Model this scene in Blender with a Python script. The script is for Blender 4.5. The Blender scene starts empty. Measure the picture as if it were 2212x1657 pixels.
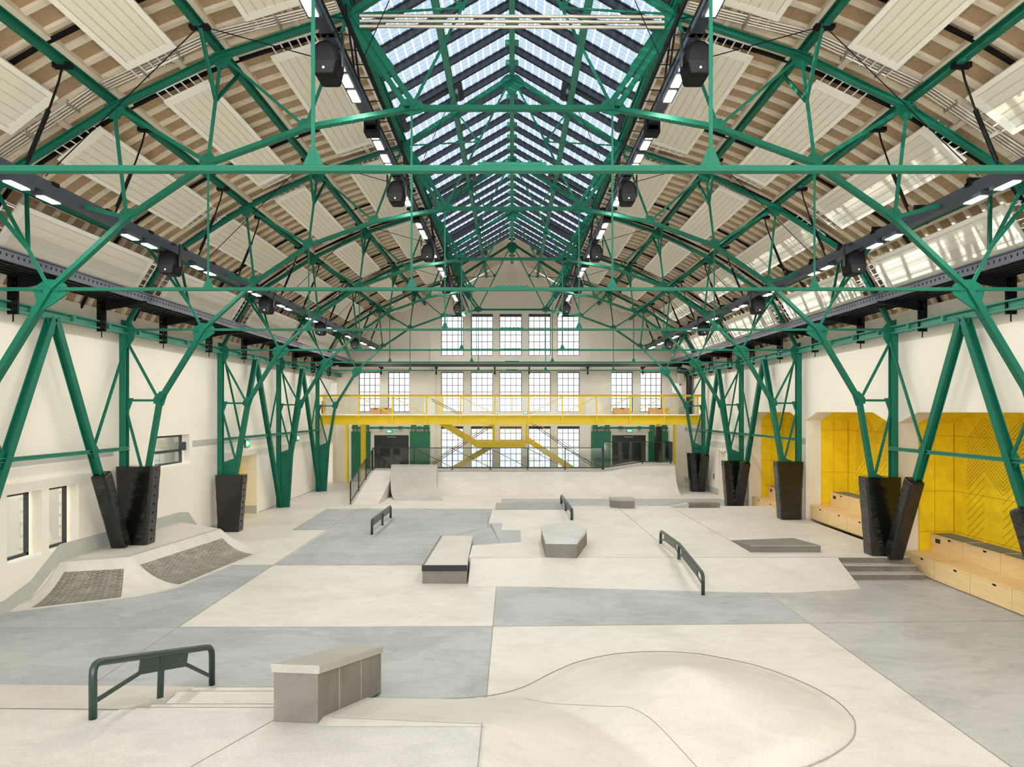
import bpy, math, random
from mathutils import Vector, Matrix
random.seed(7)
C = bpy.context.scene.collection
PI = math.pi
# ---------------------------------------------------------------- camera model
F, CX, HY, CZ = 1500.0, 1106.0, 889.0, 4.15
TY = [6.0 * (k + 0.02) for k in range(8)]            # y of roof truss k
def gz(px, py, z=0.0):
    y = F * (CZ - z) / (py - HY)
    return ((px - CX) * y / F, y)
def at(px, py, y):
    return Vector(((px - CX) * y / F, y, CZ + (HY - py) * y / F))
def V(*a): return Vector(a)

# ---------------------------------------------------------------- materials
def lin(c):
    return tuple(((v / 255) / 12.92 if v / 255 <= .04045 else ((v / 255 + .055) / 1.055) ** 2.4) for v in c)
MATS = {}
def mat(name, rgb, rough=.6, metal=0.0, var=0.0, vscale=3.0, bump=0.0, bscale=30.0, spec=.5, stretch=(1, 1, 1), rgb2=None, detail=6.0, dist=0.0, coat=0.0):
    m = bpy.data.materials.new(name); m.use_nodes = True
    nt = m.node_tree; b = nt.nodes['Principled BSDF']
    base = lin(rgb)
    b.inputs['Base Color'].default_value = (*base, 1)
    b.inputs['Roughness'].default_value = rough
    b.inputs['Metallic'].default_value = metal
    b.inputs['Specular IOR Level'].default_value = spec
    if coat: b.inputs['Coat Weight'].default_value = coat
    if var or bump:
        g = nt.nodes.new('ShaderNodeNewGeometry')
        mp = nt.nodes.new('ShaderNodeMapping'); mp.inputs['Scale'].default_value = stretch
        nt.links.new(g.outputs['Position'], mp.inputs['Vector'])
    if var:
        n = nt.nodes.new('ShaderNodeTexNoise')
        n.inputs['Scale'].default_value = vscale; n.inputs['Detail'].default_value = detail; n.inputs['Roughness'].default_value = .62
        n.inputs['Distortion'].default_value = dist
        nt.links.new(mp.outputs[0], n.inputs['Vector'])
        r = nt.nodes.new('ShaderNodeValToRGB')
        c2 = lin(rgb2) if rgb2 else tuple(v * (1 - var) for v in base)
        r.color_ramp.elements[0].position = .32; r.color_ramp.elements[1].position = .68
        r.color_ramp.elements[0].color = (*c2, 1)
        r.color_ramp.elements[1].color = (*[min(1, v * (1 + (0 if rgb2 else var * .5))) for v in base], 1)
        nt.links.new(n.outputs['Fac'], r.inputs['Fac']); nt.links.new(r.outputs['Color'], b.inputs['Base Color'])
    if bump:
        n2 = nt.nodes.new('ShaderNodeTexNoise'); n2.inputs['Scale'].default_value = bscale; n2.inputs['Detail'].default_value = 4
        nt.links.new(mp.outputs[0], n2.inputs['Vector'])
        bp = nt.nodes.new('ShaderNodeBump'); bp.inputs['Strength'].default_value = bump; bp.inputs['Distance'].default_value = .02
        nt.links.new(n2.outputs['Fac'], bp.inputs['Height']); nt.links.new(bp.outputs[0], b.inputs['Normal'])
    MATS[name] = m
    return m

def concrete(name, rgb, rgb2, spots=.12, rough=.5, trow=.9, grain=38):
    """Polished concrete: broad cloudy tint, trowel swirls and fine grain."""
    m = bpy.data.materials.new(name); m.use_nodes = True
    nt = m.node_tree; b = nt.nodes['Principled BSDF']; N = nt.nodes; L = nt.links
    b.inputs['Roughness'].default_value = rough; b.inputs['Specular IOR Level'].default_value = .35
    g = N.new('ShaderNodeNewGeometry')
    def noise(sc, det, dist=0., st=(1, 1, 1)):
        mp = N.new('ShaderNodeMapping'); mp.inputs['Scale'].default_value = st
        L.new(g.outputs['Position'], mp.inputs['Vector'])
        n = N.new('ShaderNodeTexNoise'); n.inputs['Scale'].default_value = sc; n.inputs['Detail'].default_value = det
        n.inputs['Roughness'].default_value = .6; n.inputs['Distortion'].default_value = dist
        L.new(mp.outputs[0], n.inputs['Vector']); return n
    a = noise(.55, 5, .8); s = noise(1.7, 8, 1.6, (.7, 1.5, 1)); f = noise(grain, 3)
    r = N.new('ShaderNodeValToRGB'); r.color_ramp.elements[0].position = .3; r.color_ramp.elements[1].position = .7
    r.color_ramp.elements[0].color = (*lin(rgb2), 1); r.color_ramp.elements[1].color = (*lin(rgb), 1)
    mx = N.new('ShaderNodeMath'); mx.operation = 'MULTIPLY_ADD'; mx.inputs[1].default_value = trow; mx.inputs[2].default_value = -.45 * trow
    L.new(s.outputs['Fac'], mx.inputs[0])
    ad = N.new('ShaderNodeMath'); ad.operation = 'ADD'; L.new(a.outputs['Fac'], ad.inputs[0]); L.new(mx.outputs[0], ad.inputs[1])
    L.new(ad.outputs[0], r.inputs['Fac'])
    mr = N.new('ShaderNodeMapRange'); mr.inputs[1].default_value = .3; mr.inputs[2].default_value = .7; mr.inputs[3].default_value = 1 - spots; mr.inputs[4].default_value = 1 + spots * .6
    L.new(f.outputs['Fac'], mr.inputs[0])
    mm = N.new('ShaderNodeMix'); mm.data_type = 'RGBA'; mm.blend_type = 'MULTIPLY'; mm.inputs[0].default_value = 1
    L.new(r.outputs['Color'], mm.inputs[6]); L.new(mr.outputs[0], mm.inputs[7]); L.new(mm.outputs[2], b.inputs['Base Color'])
    bp = N.new('ShaderNodeBump'); bp.inputs['Strength'].default_value = .06; bp.inputs['Distance'].default_value = .02
    L.new(s.outputs['Fac'], bp.inputs['Height']); L.new(bp.outputs[0], b.inputs['Normal'])
    MATS[name] = m; return m

def uvbrick(name, c1, c2, mortar, bw, bh, joint):
    m = bpy.data.materials.new(name); m.use_nodes = True
    nt = m.node_tree; b = nt.nodes['Principled BSDF']; N = nt.nodes; L = nt.links
    b.inputs['Roughness'].default_value = .55
    uv = N.new('ShaderNodeUVMap'); t = N.new('ShaderNodeTexBrick')
    t.inputs['Scale'].default_value = 1; t.inputs['Brick Width'].default_value = bw; t.inputs['Row Height'].default_value = bh
    t.inputs['Mortar Size'].default_value = joint; t.inputs['Mortar Smooth'].default_value = 0; t.inputs['Bias'].default_value = -.1
    t.inputs['Color1'].default_value = (*lin(c1), 1); t.inputs['Color2'].default_value = (*lin(c2), 1); t.inputs['Mortar'].default_value = (*lin(mortar), 1)
    L.new(uv.outputs[0], t.inputs['Vector'])
    n = N.new('ShaderNodeTexNoise'); n.inputs['Scale'].default_value = 3; n.inputs['Detail'].default_value = 5; L.new(uv.outputs[0], n.inputs['Vector'])
    mx = N.new('ShaderNodeMix'); mx.data_type = 'RGBA'; mx.inputs[7].default_value = (*lin((176, 166, 148)), 1)
    mr = N.new('ShaderNodeMapRange'); mr.inputs[1].default_value = .5; mr.inputs[2].default_value = .75; mr.inputs[4].default_value = .5
    L.new(n.outputs['Fac'], mr.inputs[0]); L.new(mr.outputs[0], mx.inputs[0]); L.new(t.outputs['Color'], mx.inputs[6])
    L.new(mx.outputs[2], b.inputs['Base Color'])
    MATS[name] = m; return m

def emis(name, rgb, strength):
    m = bpy.data.materials.new(name); m.use_nodes = True
    b = m.node_tree.nodes['Principled BSDF']
    b.inputs['Base Color'].default_value = (*lin(rgb), 1)
    b.inputs['Emission Color'].default_value = (*lin(rgb), 1); b.inputs['Emission Strength'].default_value = strength
    MATS[name] = m; return m

def glass(name, tint=(235, 242, 240), refl=.07):
    m = bpy.data.materials.new(name); m.use_nodes = True
    nt = m.node_tree; nt.nodes.clear(); N = nt.nodes; L = nt.links
    o = N.new('ShaderNodeOutputMaterial'); mx = N.new('ShaderNodeMixShader'); t = N.new('ShaderNodeBsdfTransparent'); g = N.new('ShaderNodeBsdfGlossy')
    t.inputs[0].default_value = (*lin(tint), 1); g.inputs['Roughness'].default_value = .03
    lw = N.new('ShaderNodeLayerWeight'); lw.inputs['Blend'].default_value = .25
    ml = N.new('ShaderNodeMath'); ml.operation = 'MULTIPLY_ADD'; ml.inputs[1].default_value = .5; ml.inputs[2].default_value = refl
    L.new(lw.outputs['Fresnel'], ml.inputs[0]); L.new(ml.outputs[0], mx.inputs[0])
    L.new(t.outputs[0], mx.inputs[1]); L.new(g.outputs[0], mx.inputs[2]); L.new(mx.outputs[0], o.inputs[0])
    MATS[name] = m; return m

def pv_glass(name):
    """Skylight glass with rows of solar cells: clear gaps, thin conductor lines, bluish see-through cells."""
    m = bpy.data.materials.new(name); m.use_nodes = True
    nt = m.node_tree; nt.nodes.clear(); N = nt.nodes; L = nt.links
    uv = N.new('ShaderNodeUVMap'); sp = N.new('ShaderNodeSeparateXYZ'); L.new(uv.outputs[0], sp.inputs[0])
    def band(sock, pitch, width):
        d = N.new('ShaderNodeMath'); d.operation = 'DIVIDE'; d.inputs[1].default_value = pitch; L.new(sock, d.inputs[0])
        fr = N.new('ShaderNodeMath'); fr.operation = 'FRACT'; L.new(d.outputs[0], fr.inputs[0])
        lt = N.new('ShaderNodeMath'); lt.operation = 'LESS_THAN'; lt.inputs[1].default_value = width / pitch; L.new(fr.outputs[0], lt.inputs[0])
        return lt.outputs[0]
    gap = band(sp.outputs[1], .205, .028); line = band(sp.outputs[0], .157, .012); fine = band(sp.outputs[0], .0523, .006)
    c0 = N.new('ShaderNodeMix'); c0.data_type = 'RGBA'
    c0.inputs[6].default_value = (.115, .145, .17, 1); c0.inputs[7].default_value = (.165, .19, .21, 1); L.new(fine, c0.inputs[0])
    c1 = N.new('ShaderNodeMix'); c1.data_type = 'RGBA'; c1.inputs[7].default_value = (.22, .25, .27, 1)
    L.new(c0.outputs[2], c1.inputs[6]); L.new(line, c1.inputs[0])
    c2 = N.new('ShaderNodeMix'); c2.data_type = 'RGBA'; c2.inputs[7].default_value = (.85, .88, .9, 1)
    L.new(c1.outputs[2], c2.inputs[6]); L.new(gap, c2.inputs[0])
    t = N.new('ShaderNodeBsdfTransparent'); L.new(c2.outputs[2], t.inputs[0])
    g = N.new('ShaderNodeBsdfGlossy'); g.inputs['Roughness'].default_value = .08; g.inputs[0].default_value = (.8, .85, .9, 1)
    mx = N.new('ShaderNodeMixShader'); mx.inputs[0].default_value = .06
    L.new(t.outputs[0], mx.inputs[1]); L.new(g.outputs[0], mx.inputs[2])
    o = N.new('ShaderNodeOutputMaterial'); L.new(mx.outputs[0], o.inputs[0])
    MATS[name] = m; return m

def wood(name, c1, c2):
    m = mat(name, c1, .5, var=.3, vscale=2.2, rgb2=c2, stretch=(6, .8, 14), dist=1.2)
    return m

mat('wall_cream', (240, 233, 217), .85, var=.035, vscale=.8, bump=.05, bscale=60)
mat('wall_white', (246, 244, 236), .85)
mat('wall_grey', (186, 186, 178), .8, var=.05, vscale=3)
concrete('floor_beige', (219, 213, 203), (203, 197, 185))
concrete('floor_grey', (177, 179, 177), (152, 155, 155))
concrete('platform_grey', (205, 202, 196), (188, 185, 180))
concrete('floor_warm_grey', (187, 186, 182), (164, 163, 160))
concrete('ramp_concrete', (212, 206, 195), (200, 194, 182), .08)
concrete('quarter_grey', (188, 184, 174), (174, 170, 160), .12)
concrete('ledge_concrete', (130, 126, 118), (112, 108, 100), .08, .6, .7, 60)
concrete('stair_riser', (140, 131, 116), (104, 97, 85), .3, .7)
concrete('terrazzo', (180, 176, 168), (168, 164, 156), .42, .45, .5, 170)
concrete('polished_top', (198, 199, 196), (180, 182, 180), .1, .22)
concrete('quarter_top', (204, 200, 190), (188, 184, 174), .1, .5)
mat('joint_dark', (150, 146, 136), .9)
mat('green', (15, 103, 80), .55, var=.12, vscale=2, spec=.3)
mat('green_door', (20, 112, 76), .45, var=.1, vscale=3)
mat('green_light', (60, 134, 112), .5, var=.1, vscale=2, spec=.3)
mat('rail_green', (34, 56, 50), .3, spec=.6)
mat('yellow', (232, 200, 0), .45, var=.05, vscale=2)
mat('niche_yellow', (255, 216, 10), .75, var=.12, vscale=5, detail=8)
mat('groove', (196, 146, 8), .9)
mat('handrail_wood', (206, 160, 60), .45, var=.15, vscale=4)
wood('plywood', (248, 220, 168), (236, 198, 136))
mat('ply_box', (206, 160, 96), .6, var=.2, vscale=6)
mat('pad_grey', (120, 124, 116), .85, var=.1, vscale=30)
mat('vinyl', (15, 15, 12), .17, bump=.8, bscale=5, stretch=(.7, .7, 2.6), spec=.7)
mat('black_metal', (22, 24, 26), .42, spec=.5)
mat('track_grey', (58, 64, 76), .45, metal=.2)
mat('track_black', (11, 12, 14), .65, spec=.2)
mat('steel', (176, 168, 152), .4, metal=.5)
mat('frame_dark', (52, 56, 58), .45)
mat('door_black', (34, 34, 33), .35)
mat('coffer_tan', (192, 165, 128), .9, var=.12, vscale=12)
mat('coffer_rib', (246, 234, 212), .85, var=.05, vscale=3)
mat('panel_white', (250, 245, 230), .75)
mat('panel_hole', (236, 229, 210), .85)
mat('panel_groove', (196, 186, 166), .9)
mat('rafter_dark', (30, 36, 48), .4)
mat('curb_white', (236, 236, 228), .7)
mat('red', (190, 30, 24), .4)
mat('white_plastic', (236, 236, 232), .5)
mat('door_cream', (228, 220, 200), .6)
emis('lamp_glow', (255, 244, 226), 14.0)
emis('exit_green', (40, 190, 110), 1.0)
emis('exit_white', (225, 255, 240), 1.6)
uvbrick('brick_bank', (80, 80, 74), (112, 106, 96), (196, 189, 172), .25, .047, .0045)
uvbrick('brick_strip', (128, 132, 130), (150, 150, 146), (176, 174, 166), .25, .12, .012)
glass('window_glass', (250, 252, 252), .03)
glass('far_glass', (188, 189, 190), .02)
glass('rail_glass', (238, 242, 240), .04)
glass('clear_pane', (250, 251, 250), .015)
pv_glass('pv_glass')

# ---------------------------------------------------------------- mesh builder
class MB:
    def __init__(s): s.v, s.f, s.m, s.uv = [], [], [], {}
    def add(s, vs, fs, mi=0, uvs=None):
        b = len(s.v); s.v += [tuple(v) for v in vs]
        for i, f in enumerate(fs):
            if uvs: s.uv[len(s.f)] = [uvs[j] for j in f]
            s.f.append([b + j for j in f]); s.m.append(mi)
        return s
    def hexa(s, p, mi=0):
        return s.add(p, [(3, 2, 1, 0), (4, 5, 6, 7), (0, 1, 5, 4), (1, 2, 6, 5), (2, 3, 7, 6), (3, 0, 4, 7)], mi)
    def box(s, x0, x1, y0, y1, z0, z1, mi=0):
        x0, x1 = sorted((x0, x1)); y0, y1 = sorted((y0, y1)); z0, z1 = sorted((z0, z1))
        return s.hexa([(x0, y0, z0), (x1, y0, z0), (x1, y1, z0), (x0, y1, z0), (x0, y0, z1), (x1, y0, z1), (x1, y1, z1), (x0, y1, z1)], mi)
    def beam(s, a, b, w, h, up=(0, 0, 1), mi=0, ox=0.0, oz=0.0, w2=None, h2=None):
        a, b = Vector(a), Vector(b); d = (b - a).normalized(); up = Vector(up)
        sd = d.cross(up)
        if sd.length < 1e-5: sd = d.cross(Vector((1, 0, 0)))
        sd.normalize(); u = sd.cross(d).normalized(); o = sd * ox + u * oz
        w2 = w if w2 is None else w2; h2 = h if h2 is None else h2
        q = lambda p, ww, hh: [p + o - sd * ww / 2 - u * hh / 2, p + o + sd * ww / 2 - u * hh / 2, p + o + sd * ww / 2 + u * hh / 2, p + o - sd * ww / 2 + u * hh / 2]
        return s.hexa(q(a, w, h) + q(b, w2, h2), mi)
    def ibeam(s, a, b, w, h, t=.02, up=(0, 0, 1), mi=0):
        s.beam(a, b, w, t, up, mi, oz=h / 2 - t / 2); s.beam(a, b, w, t, up, mi, oz=-h / 2 + t / 2)
        return s.beam(a, b, t * 1.2, h - 2 * t + .002, up, mi)
    def tee(s, a, b, w, h, t=.014, up=(0, 0, 1), mi=0):
        s.beam(a, b, w, t, up, mi, oz=-h / 2 + t / 2)
        return s.beam(a, b, t * 2, h - t, up, mi, oz=t / 2)
    def tube(s, pts, r, n=8, mi=0, cap=True):
        pts = [Vector(p) for p in pts]; rings = []
        for i, p in enumerate(pts):
            d = (pts[min(i + 1, len(pts) - 1)] - pts[max(i - 1, 0)]).normalized()
            if i == 0:
                u = Vector((0, 0, 1)) if abs(d.z) < .9 else Vector((0, 1, 0)); sd = d.cross(u).normalized()
            else: sd = (sd - d * sd.dot(d)).normalized()
            u = sd.cross(d)
            rr = r[i] if isinstance(r, (list, tuple)) else r
            rings.append([p + (sd * math.cos(2 * PI * j / n) + u * math.sin(2 * PI * j / n)) * rr for j in range(n)])
        vs = [v for q in rings for v in q]; fs = []
        for i in range(len(pts) - 1):
            for j in range(n):
                fs.append((i * n + j, i * n + (j + 1) % n, (i + 1) * n + (j + 1) % n, (i + 1) * n + j))
        if cap: fs += [tuple(reversed(range(n))), tuple((len(pts) - 1) * n + j for j in range(n))]
        return s.add(vs, fs, mi)
    def prism(s, poly, vec, mi=0):
        n = len(poly); vec = Vector(vec); a = [Vector(p) for p in poly]
        fs = [tuple(reversed(range(n))), tuple(n + i for i in range(n))] + [(i, (i + 1) % n, n + (i + 1) % n, n + i) for i in range(n)]
        return s.add(a + [p + vec for p in a], fs, mi)
    def grid(s, P, mi=0, U=None, flip=False):
        n, m = len(P), len(P[0]); vs = [p for r in P for p in r]; fs = []
        for i in range(n - 1):
            for j in range(m - 1):
                f = (i * m + j, (i + 1) * m + j, (i + 1) * m + j + 1, i * m + j + 1)
                fs.append(tuple(reversed(f)) if flip else f)
        return s.add(vs, fs, mi, [u for r in U for u in r] if U else None)
    def build(s, name, mats, parent=None, smooth=False, bevel=0.0, fix=True):
        if isinstance(mats, str): mats = [mats]
        me = bpy.data.meshes.new(name); me.from_pydata(s.v, [], s.f)
        for m in mats: me.materials.append(MATS[m])
        me.polygons.foreach_set('material_index', s.m)
        if s.uv:
            ul = me.uv_layers.new(name='UVMap')
            for p in me.polygons:
                if p.index in s.uv:
                    for li, u in zip(p.loop_indices, s.uv[p.index]): ul.data[li].uv = u
        if fix:
            import bmesh
            bm = bmesh.new(); bm.from_mesh(me); bmesh.ops.recalc_face_normals(bm, faces=bm.faces); bm.to_mesh(me); bm.free()
        if smooth: me.polygons.foreach_set('use_smooth', [True] * len(me.polygons))
        o = bpy.data.objects.new(name, me); C.objects.link(o)
        if parent is None:
            xs, ys, zs = zip(*s.v); c = Vector(((min(xs) + max(xs)) / 2, (min(ys) + max(ys)) / 2, min(zs)))
            me.transform(Matrix.Translation(-c)); o.location = c
        else:
            o.parent = parent; o.matrix_parent_inverse = Matrix.Translation(-origin(parent))
        if bevel:
            b = o.modifiers.new('Bevel', 'BEVEL'); b.width = bevel; b.segments = 2; b.limit_method = 'ANGLE'
        return o
def origin(o):
    p = Vector(o.location)
    while o.parent is not None:
        return Vector((0, 0, 0)) if o.type == 'MESH' else p
    return p
def tag(o, label=None, cat=None, group=None, kind=None):
    if label: o['label'] = label
    if cat: o['category'] = cat
    if group: o['group'] = group
    if kind: o['kind'] = kind
    return o
def thing(name, label, cat, loc=(0, 0, 0), group=None, kind=None):
    o = bpy.data.objects.new(name, None); C.objects.link(o); o.location = loc; o.empty_display_size = .2
    return tag(o, label, cat, group, kind)
KIDS = {}
def copy_tree(o, delta, label, parent=None):
    c = o.copy(); C.objects.link(c)
    if parent is None:
        c.location = Vector(o.location) + Vector(delta); c['label'] = label
    else:
        inv = o.matrix_parent_inverse.copy(); c.parent = parent; c.matrix_parent_inverse = inv
    for ch in o.children: copy_tree(ch, delta, label, c)
    return c
ORD = ['nearest', 'second', 'third', 'fourth', 'fifth', 'sixth', 'seventh', 'eighth', 'ninth', 'tenth', 'eleventh', 'twelfth']
def nth(i, n, of='from the camera'):
    if i == 0: return 'nearest to the camera'
    if i == n - 1: return 'farthest from the camera'
    w = ORD[i] if i < len(ORD) else {12: 'thirteenth', 13: 'fourteenth', 14: 'fifteenth', 15: 'sixteenth', 16: 'seventeenth', 17: 'eighteenth', 18: 'nineteenth', 19: 'twentieth'}.get(i, ['twenty-first', 'twenty-second', 'twenty-third', 'twenty-fourth', 'twenty-fifth', 'twenty-sixth', 'twenty-seventh', 'twenty-eighth', 'twenty-ninth', 'thirtieth', 'thirty-first', 'thirty-second', 'thirty-third', 'thirty-fourth', 'thirty-fifth', 'thirty-sixth', 'thirty-seventh', 'thirty-eighth', 'thirty-ninth', 'fortieth'][i - 20])
    return w + ' ' + of
SIDE = {-1: 'left', 1: 'right'}
LAMP_W, SIDE_GAIN, WORLD_S, SUN_W, SUN_D, EXPO = 15, 1.5, 5.4, 21.0, (.93, .25, -.365), 0.0
# ================================================================ ROOM
XL, XR, YF, YN = -10.4, 10.2, 41.0, -9.0      # left wall, right wall, far wall, open near end
SKIN = [(10.42, 6.62), (9.42, 8.42), (7.2, 9.86), (5.22, 10.74), (3.0, 11.42)]
def skin_curve(n=5):
    P = [Vector(p) for p in SKIN]; P = [P[0] * 2 - P[1]] + P + [P[-1] * 2 - P[-2]]; out = []
    for i in range(1, len(P) - 2):
        for j in range(n):
            t = j / n; a, b, c, d = P[i - 1:i + 3]
            # mix of straight and rounded: the vault is a soft polygon
            cr = .5 * ((2 * b) + (c - a) * t + (2 * a - 5 * b + 4 * c - d) * t * t + (3 * b - a - 3 * c + d) * t ** 3)
            out.append(cr * .6 + (b + (c - b) * t) * .4)
    return out + [P[-2]]
CURVE = skin_curve()
RIDGE_Z = 13.22

def wall_cells(mb, axis, pos, th, u0, u1, z0, z1, holes, mi=0, ztop=None):
    """Wall in the plane x=pos (axis 0) or y=pos (axis 1) with rectangular openings (u0,u1,z0,z1)."""
    us = sorted({u0, u1, *[h[0] for h in holes], *[h[1] for h in holes]}); zs = sorted({z0, z1, *[h[2] for h in holes], *[h[3] for h in holes]})
    us = [u for u in us if u0 <= u <= u1]; zs = [z for z in zs if z0 <= z <= z1]
    for i in range(len(us) - 1):
        run = None
        for j in range(len(zs) - 1):
            cu, cz = (us[i] + us[i + 1]) / 2, (zs[j] + zs[j + 1]) / 2
            solid = not any(h[0] < cu < h[1] and h[2] < cz < h[3] for h in holes)
            if solid: run = (run[0], zs[j + 1]) if run else (zs[j], zs[j + 1])
            if run and (not solid or j == len(zs) - 2):
                if axis == 0: mb.box(pos, pos + th, us[i], us[i + 1], run[0], run[1], mi)
                else: mb.box(us[i], us[i + 1], pos, pos + th, run[0], run[1], mi)
                run = None

# ---- floor: beige slab with grey fields and saw-cut joints (all in one poured floor)
fl = MB()
fl.box(-11.2, 11.8, YN, YF + .4, -.3, 0.0, 0)
def field(pts, mi, z):
    fl.prism([(x, y, z - .02) for x, y in pts], (0, 0, .02), mi)
L1, L2, L3, J1 = -6.42, -.37, 5.83, 13.4
field([(XL, 13.3), (L1, 13.4), (L1, 18.75), (-8.2, 18.75), (-10.39, 18.75)], 1, .003)
field([(L1, 18.75), (-1.2, 18.75), (.2, 18.75), (.2, 22), (-.4, 22), (-.4, 29.6), (L1, 29.6)], 1, .003)
field([(-7.7, 24.3), (L1, 24.3), (L1, 29.6), (-7.9, 29.6)], 1, .003)
field([(XL, 6), (L2, 6), (L2, 13.38), (L1, 13.38), (XL, 13.28)], 1, .003)
field([(L2, 13.42), (L3, 13.6), (L3, 16.2), (L2, 16.5)], 1, .003)
field([(L3, 5), (XR + .2, 5), (XR + .2, 13.75), (L3, 13.6)], 2, .003)
field([(L3, 13.62), (XR + .2, 13.77), (XR + .2, 18), (L3, 18)], 2, .003)
field([(-.5, 27.4), (9.9, 27.4), (9.9, 33.0), (-.5, 33.0)], 1, .003)
def joint(a, b, z=.006, w=.016):
    fl.beam((a[0], a[1], z - .003), (b[0], b[1], z - .003), w, .006, mi=3)
joint((XL, 13.28), (L2, 13.4)); joint((L2, 13.4), (L3, 13.6)); joint((L3, 13.6), (XR, 13.77))
joint((L1, 13.4), (L1 - .1, 30)); joint((L2, 6), (L2, 16.5)); joint((L3, 4), (L3, 16.2)); joint((L1, 18.75), (-1.2, 18.75)); joint((XL, 18.75), (L1, 18.75))
joint((L1, 13.4), (-6.3, 6.5)); joint((-1.2, 18.75), (-1.2, 20.6)); joint((-7.9, 29.6), (-.8, 29.6))
tag(fl.build('floor', ['floor_beige', 'floor_grey', 'floor_warm_grey', 'joint_dark']), kind='structure')

# ---- left wall
lw = MB()
LH = [(14.3, 15.37, 1.0, 2.42), (15.6, 16.67, 1.0, 2.42), (20.2, 22.4, 2.5, 3.42), (25.95, 28.3, 0, 2.42), (37.7, 40.3, 0, 2.35)]
wall_cells(lw, 0, XL, -.35, YN, YF, 0, 6.75, LH)
tag(lw.build('wall_left', 'wall_cream'), kind='structure')
for i, (y0, y1, z0, z1) in enumerate(LH[:3]):
    w = thing('window_%d' % (i + 1), None, None, (XL - .25, (y0 + y1) / 2, z0), kind='structure')
    f = MB(); t = .07; x0, x1 = XL - .27, XL - .2
    f.box(x0, x1, y0, y0 + t, z0, z1); f.box(x0, x1, y1 - t - (.14 if i < 2 else .1), y1 - (.14 if i < 2 else .1), z0, z1)
    f.box(x0, x1, y0, y1 - .15, z0, z0 + t); f.box(x0, x1, y0, y1 - .15, z1 - t, z1)
    if i == 2: f.box(x0 - .01, x1 + .02, y0, y1 - .15, z0 + .38, z0 + .46)
    else:
        for q in range(5): f.tube([(XL - .2, y1 - .24, z0 + .16 + q * .27), (XL - .17, y1 - .24, z0 + .16 + q * .27)], .035)
    if i == 2: f.box(XL - .2, XL - .02, y1 - .34, y1 - .2, z0 + .42, z0 + .68)
    f.build('window_frame', 'frame_dark', w)
    MB().box(XL - .24, XL - .235, y0 + .05, y1 - .2, z0 + .05, z1 - .05).build('pane', 'window_glass', w)
    # the lobby beyond the opening, brightened by an added light
    MB().box(XL - .352, XL + .004, y0 + .002, y1 - .002, z0 - .03, z0 + .012).build('sill', 'wall_white', w)
lb = MB()       # neighbouring room seen through the left windows and doors
lb.box(-13.2, -13.1, 7, 30, -.1, 4.4); lb.box(-13.2, -10.75, 7, 30, 4.4, 4.5); lb.box(-13.2, -10.75, 7, 30, -.12, -.02)
lb.box(-13.2, -10.75, 29.9, 30, 0, 4.4)
lb.box(-13.15, -10.8, 17.6, 17.7, 0, 4.4); lb.box(-13.09, -13.05, 14.5, 15.4, 0, 4.4, 1); lb.box(-13.09, -13.05, 16.4, 16.9, 0, 4.4, 1); lb.box(-13.09, -13.0, 21.4, 24, 3.3, 3.9, 1)
tag(lb.build('wall_lobby', ['wall_white', 'niche_yellow']), kind='structure')
ld = bpy.data.lights.new('lobby_fill_light', 'AREA'); ld.shape = 'RECTANGLE'; ld.size = 1.2; ld.size_y = 14; ld.energy = 230; ld.color = (.9, .96, 1)  # unseen area light added to brighten the lobby behind the left windows
o = bpy.data.objects.new('lobby_fill_light', ld); C.objects.link(o); o.location = (-12, 19, 4.35)
# doorway with yellow leaf
d = thing('door_1', None, None, (XL - .5, 27, 0), kind='structure')
MB().box(XL - .7, XL - .64, 25.9, 28.3, 0, 2.45).build('door_leaf', 'niche_yellow', d)
MB().box(XL - .7, XL - .351, 28.3, 28.4, 0, 2.5).box(XL - .7, XL - .36, 25.8, 25.95, 0, 2.5).box(XL - .7, XL - .36, 25.8, 28.4, 2.42, 2.5).build('door_reveal', 'wall_cream', d)
MB().box(XL - .64, XL, 28.27, 28.299, 0, .32).build('kick_strip', 'wall_grey', d)
d = thing('door_2', None, None, (XL - .5, 39, 0), kind='structure')
MB().box(XL - 1.6, XL - 1.5, 37.6, 40.4, 0, 2.4).box(XL - 1.6, XL - .351, 40.3, 40.4, 0, 2.4).box(XL - 1.6, XL - .351, 37.6, 37.7, 0, 2.4).box(XL - 1.6, XL - .351, 37.6, 40.4, 2.35, 2.45).build('door_reveal', 'wall_white', d)
# grey dado bands and plinths
def strip(name, x, side, y0, y1, z0, z1):
    tag(MB().box(x, x - side * .012, y0, y1, z0, z1).build(name, 'wall_grey'), kind='structure')
strip('trim_1', XL, -1, YN, 18.1, 3.0, 3.2); strip('trim_2', XL, -1, 22.6, 36, 3.0, 3.2)
strip('baseboard_left', XL, -1, 28.5, 37.5, 0, .04)

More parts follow.
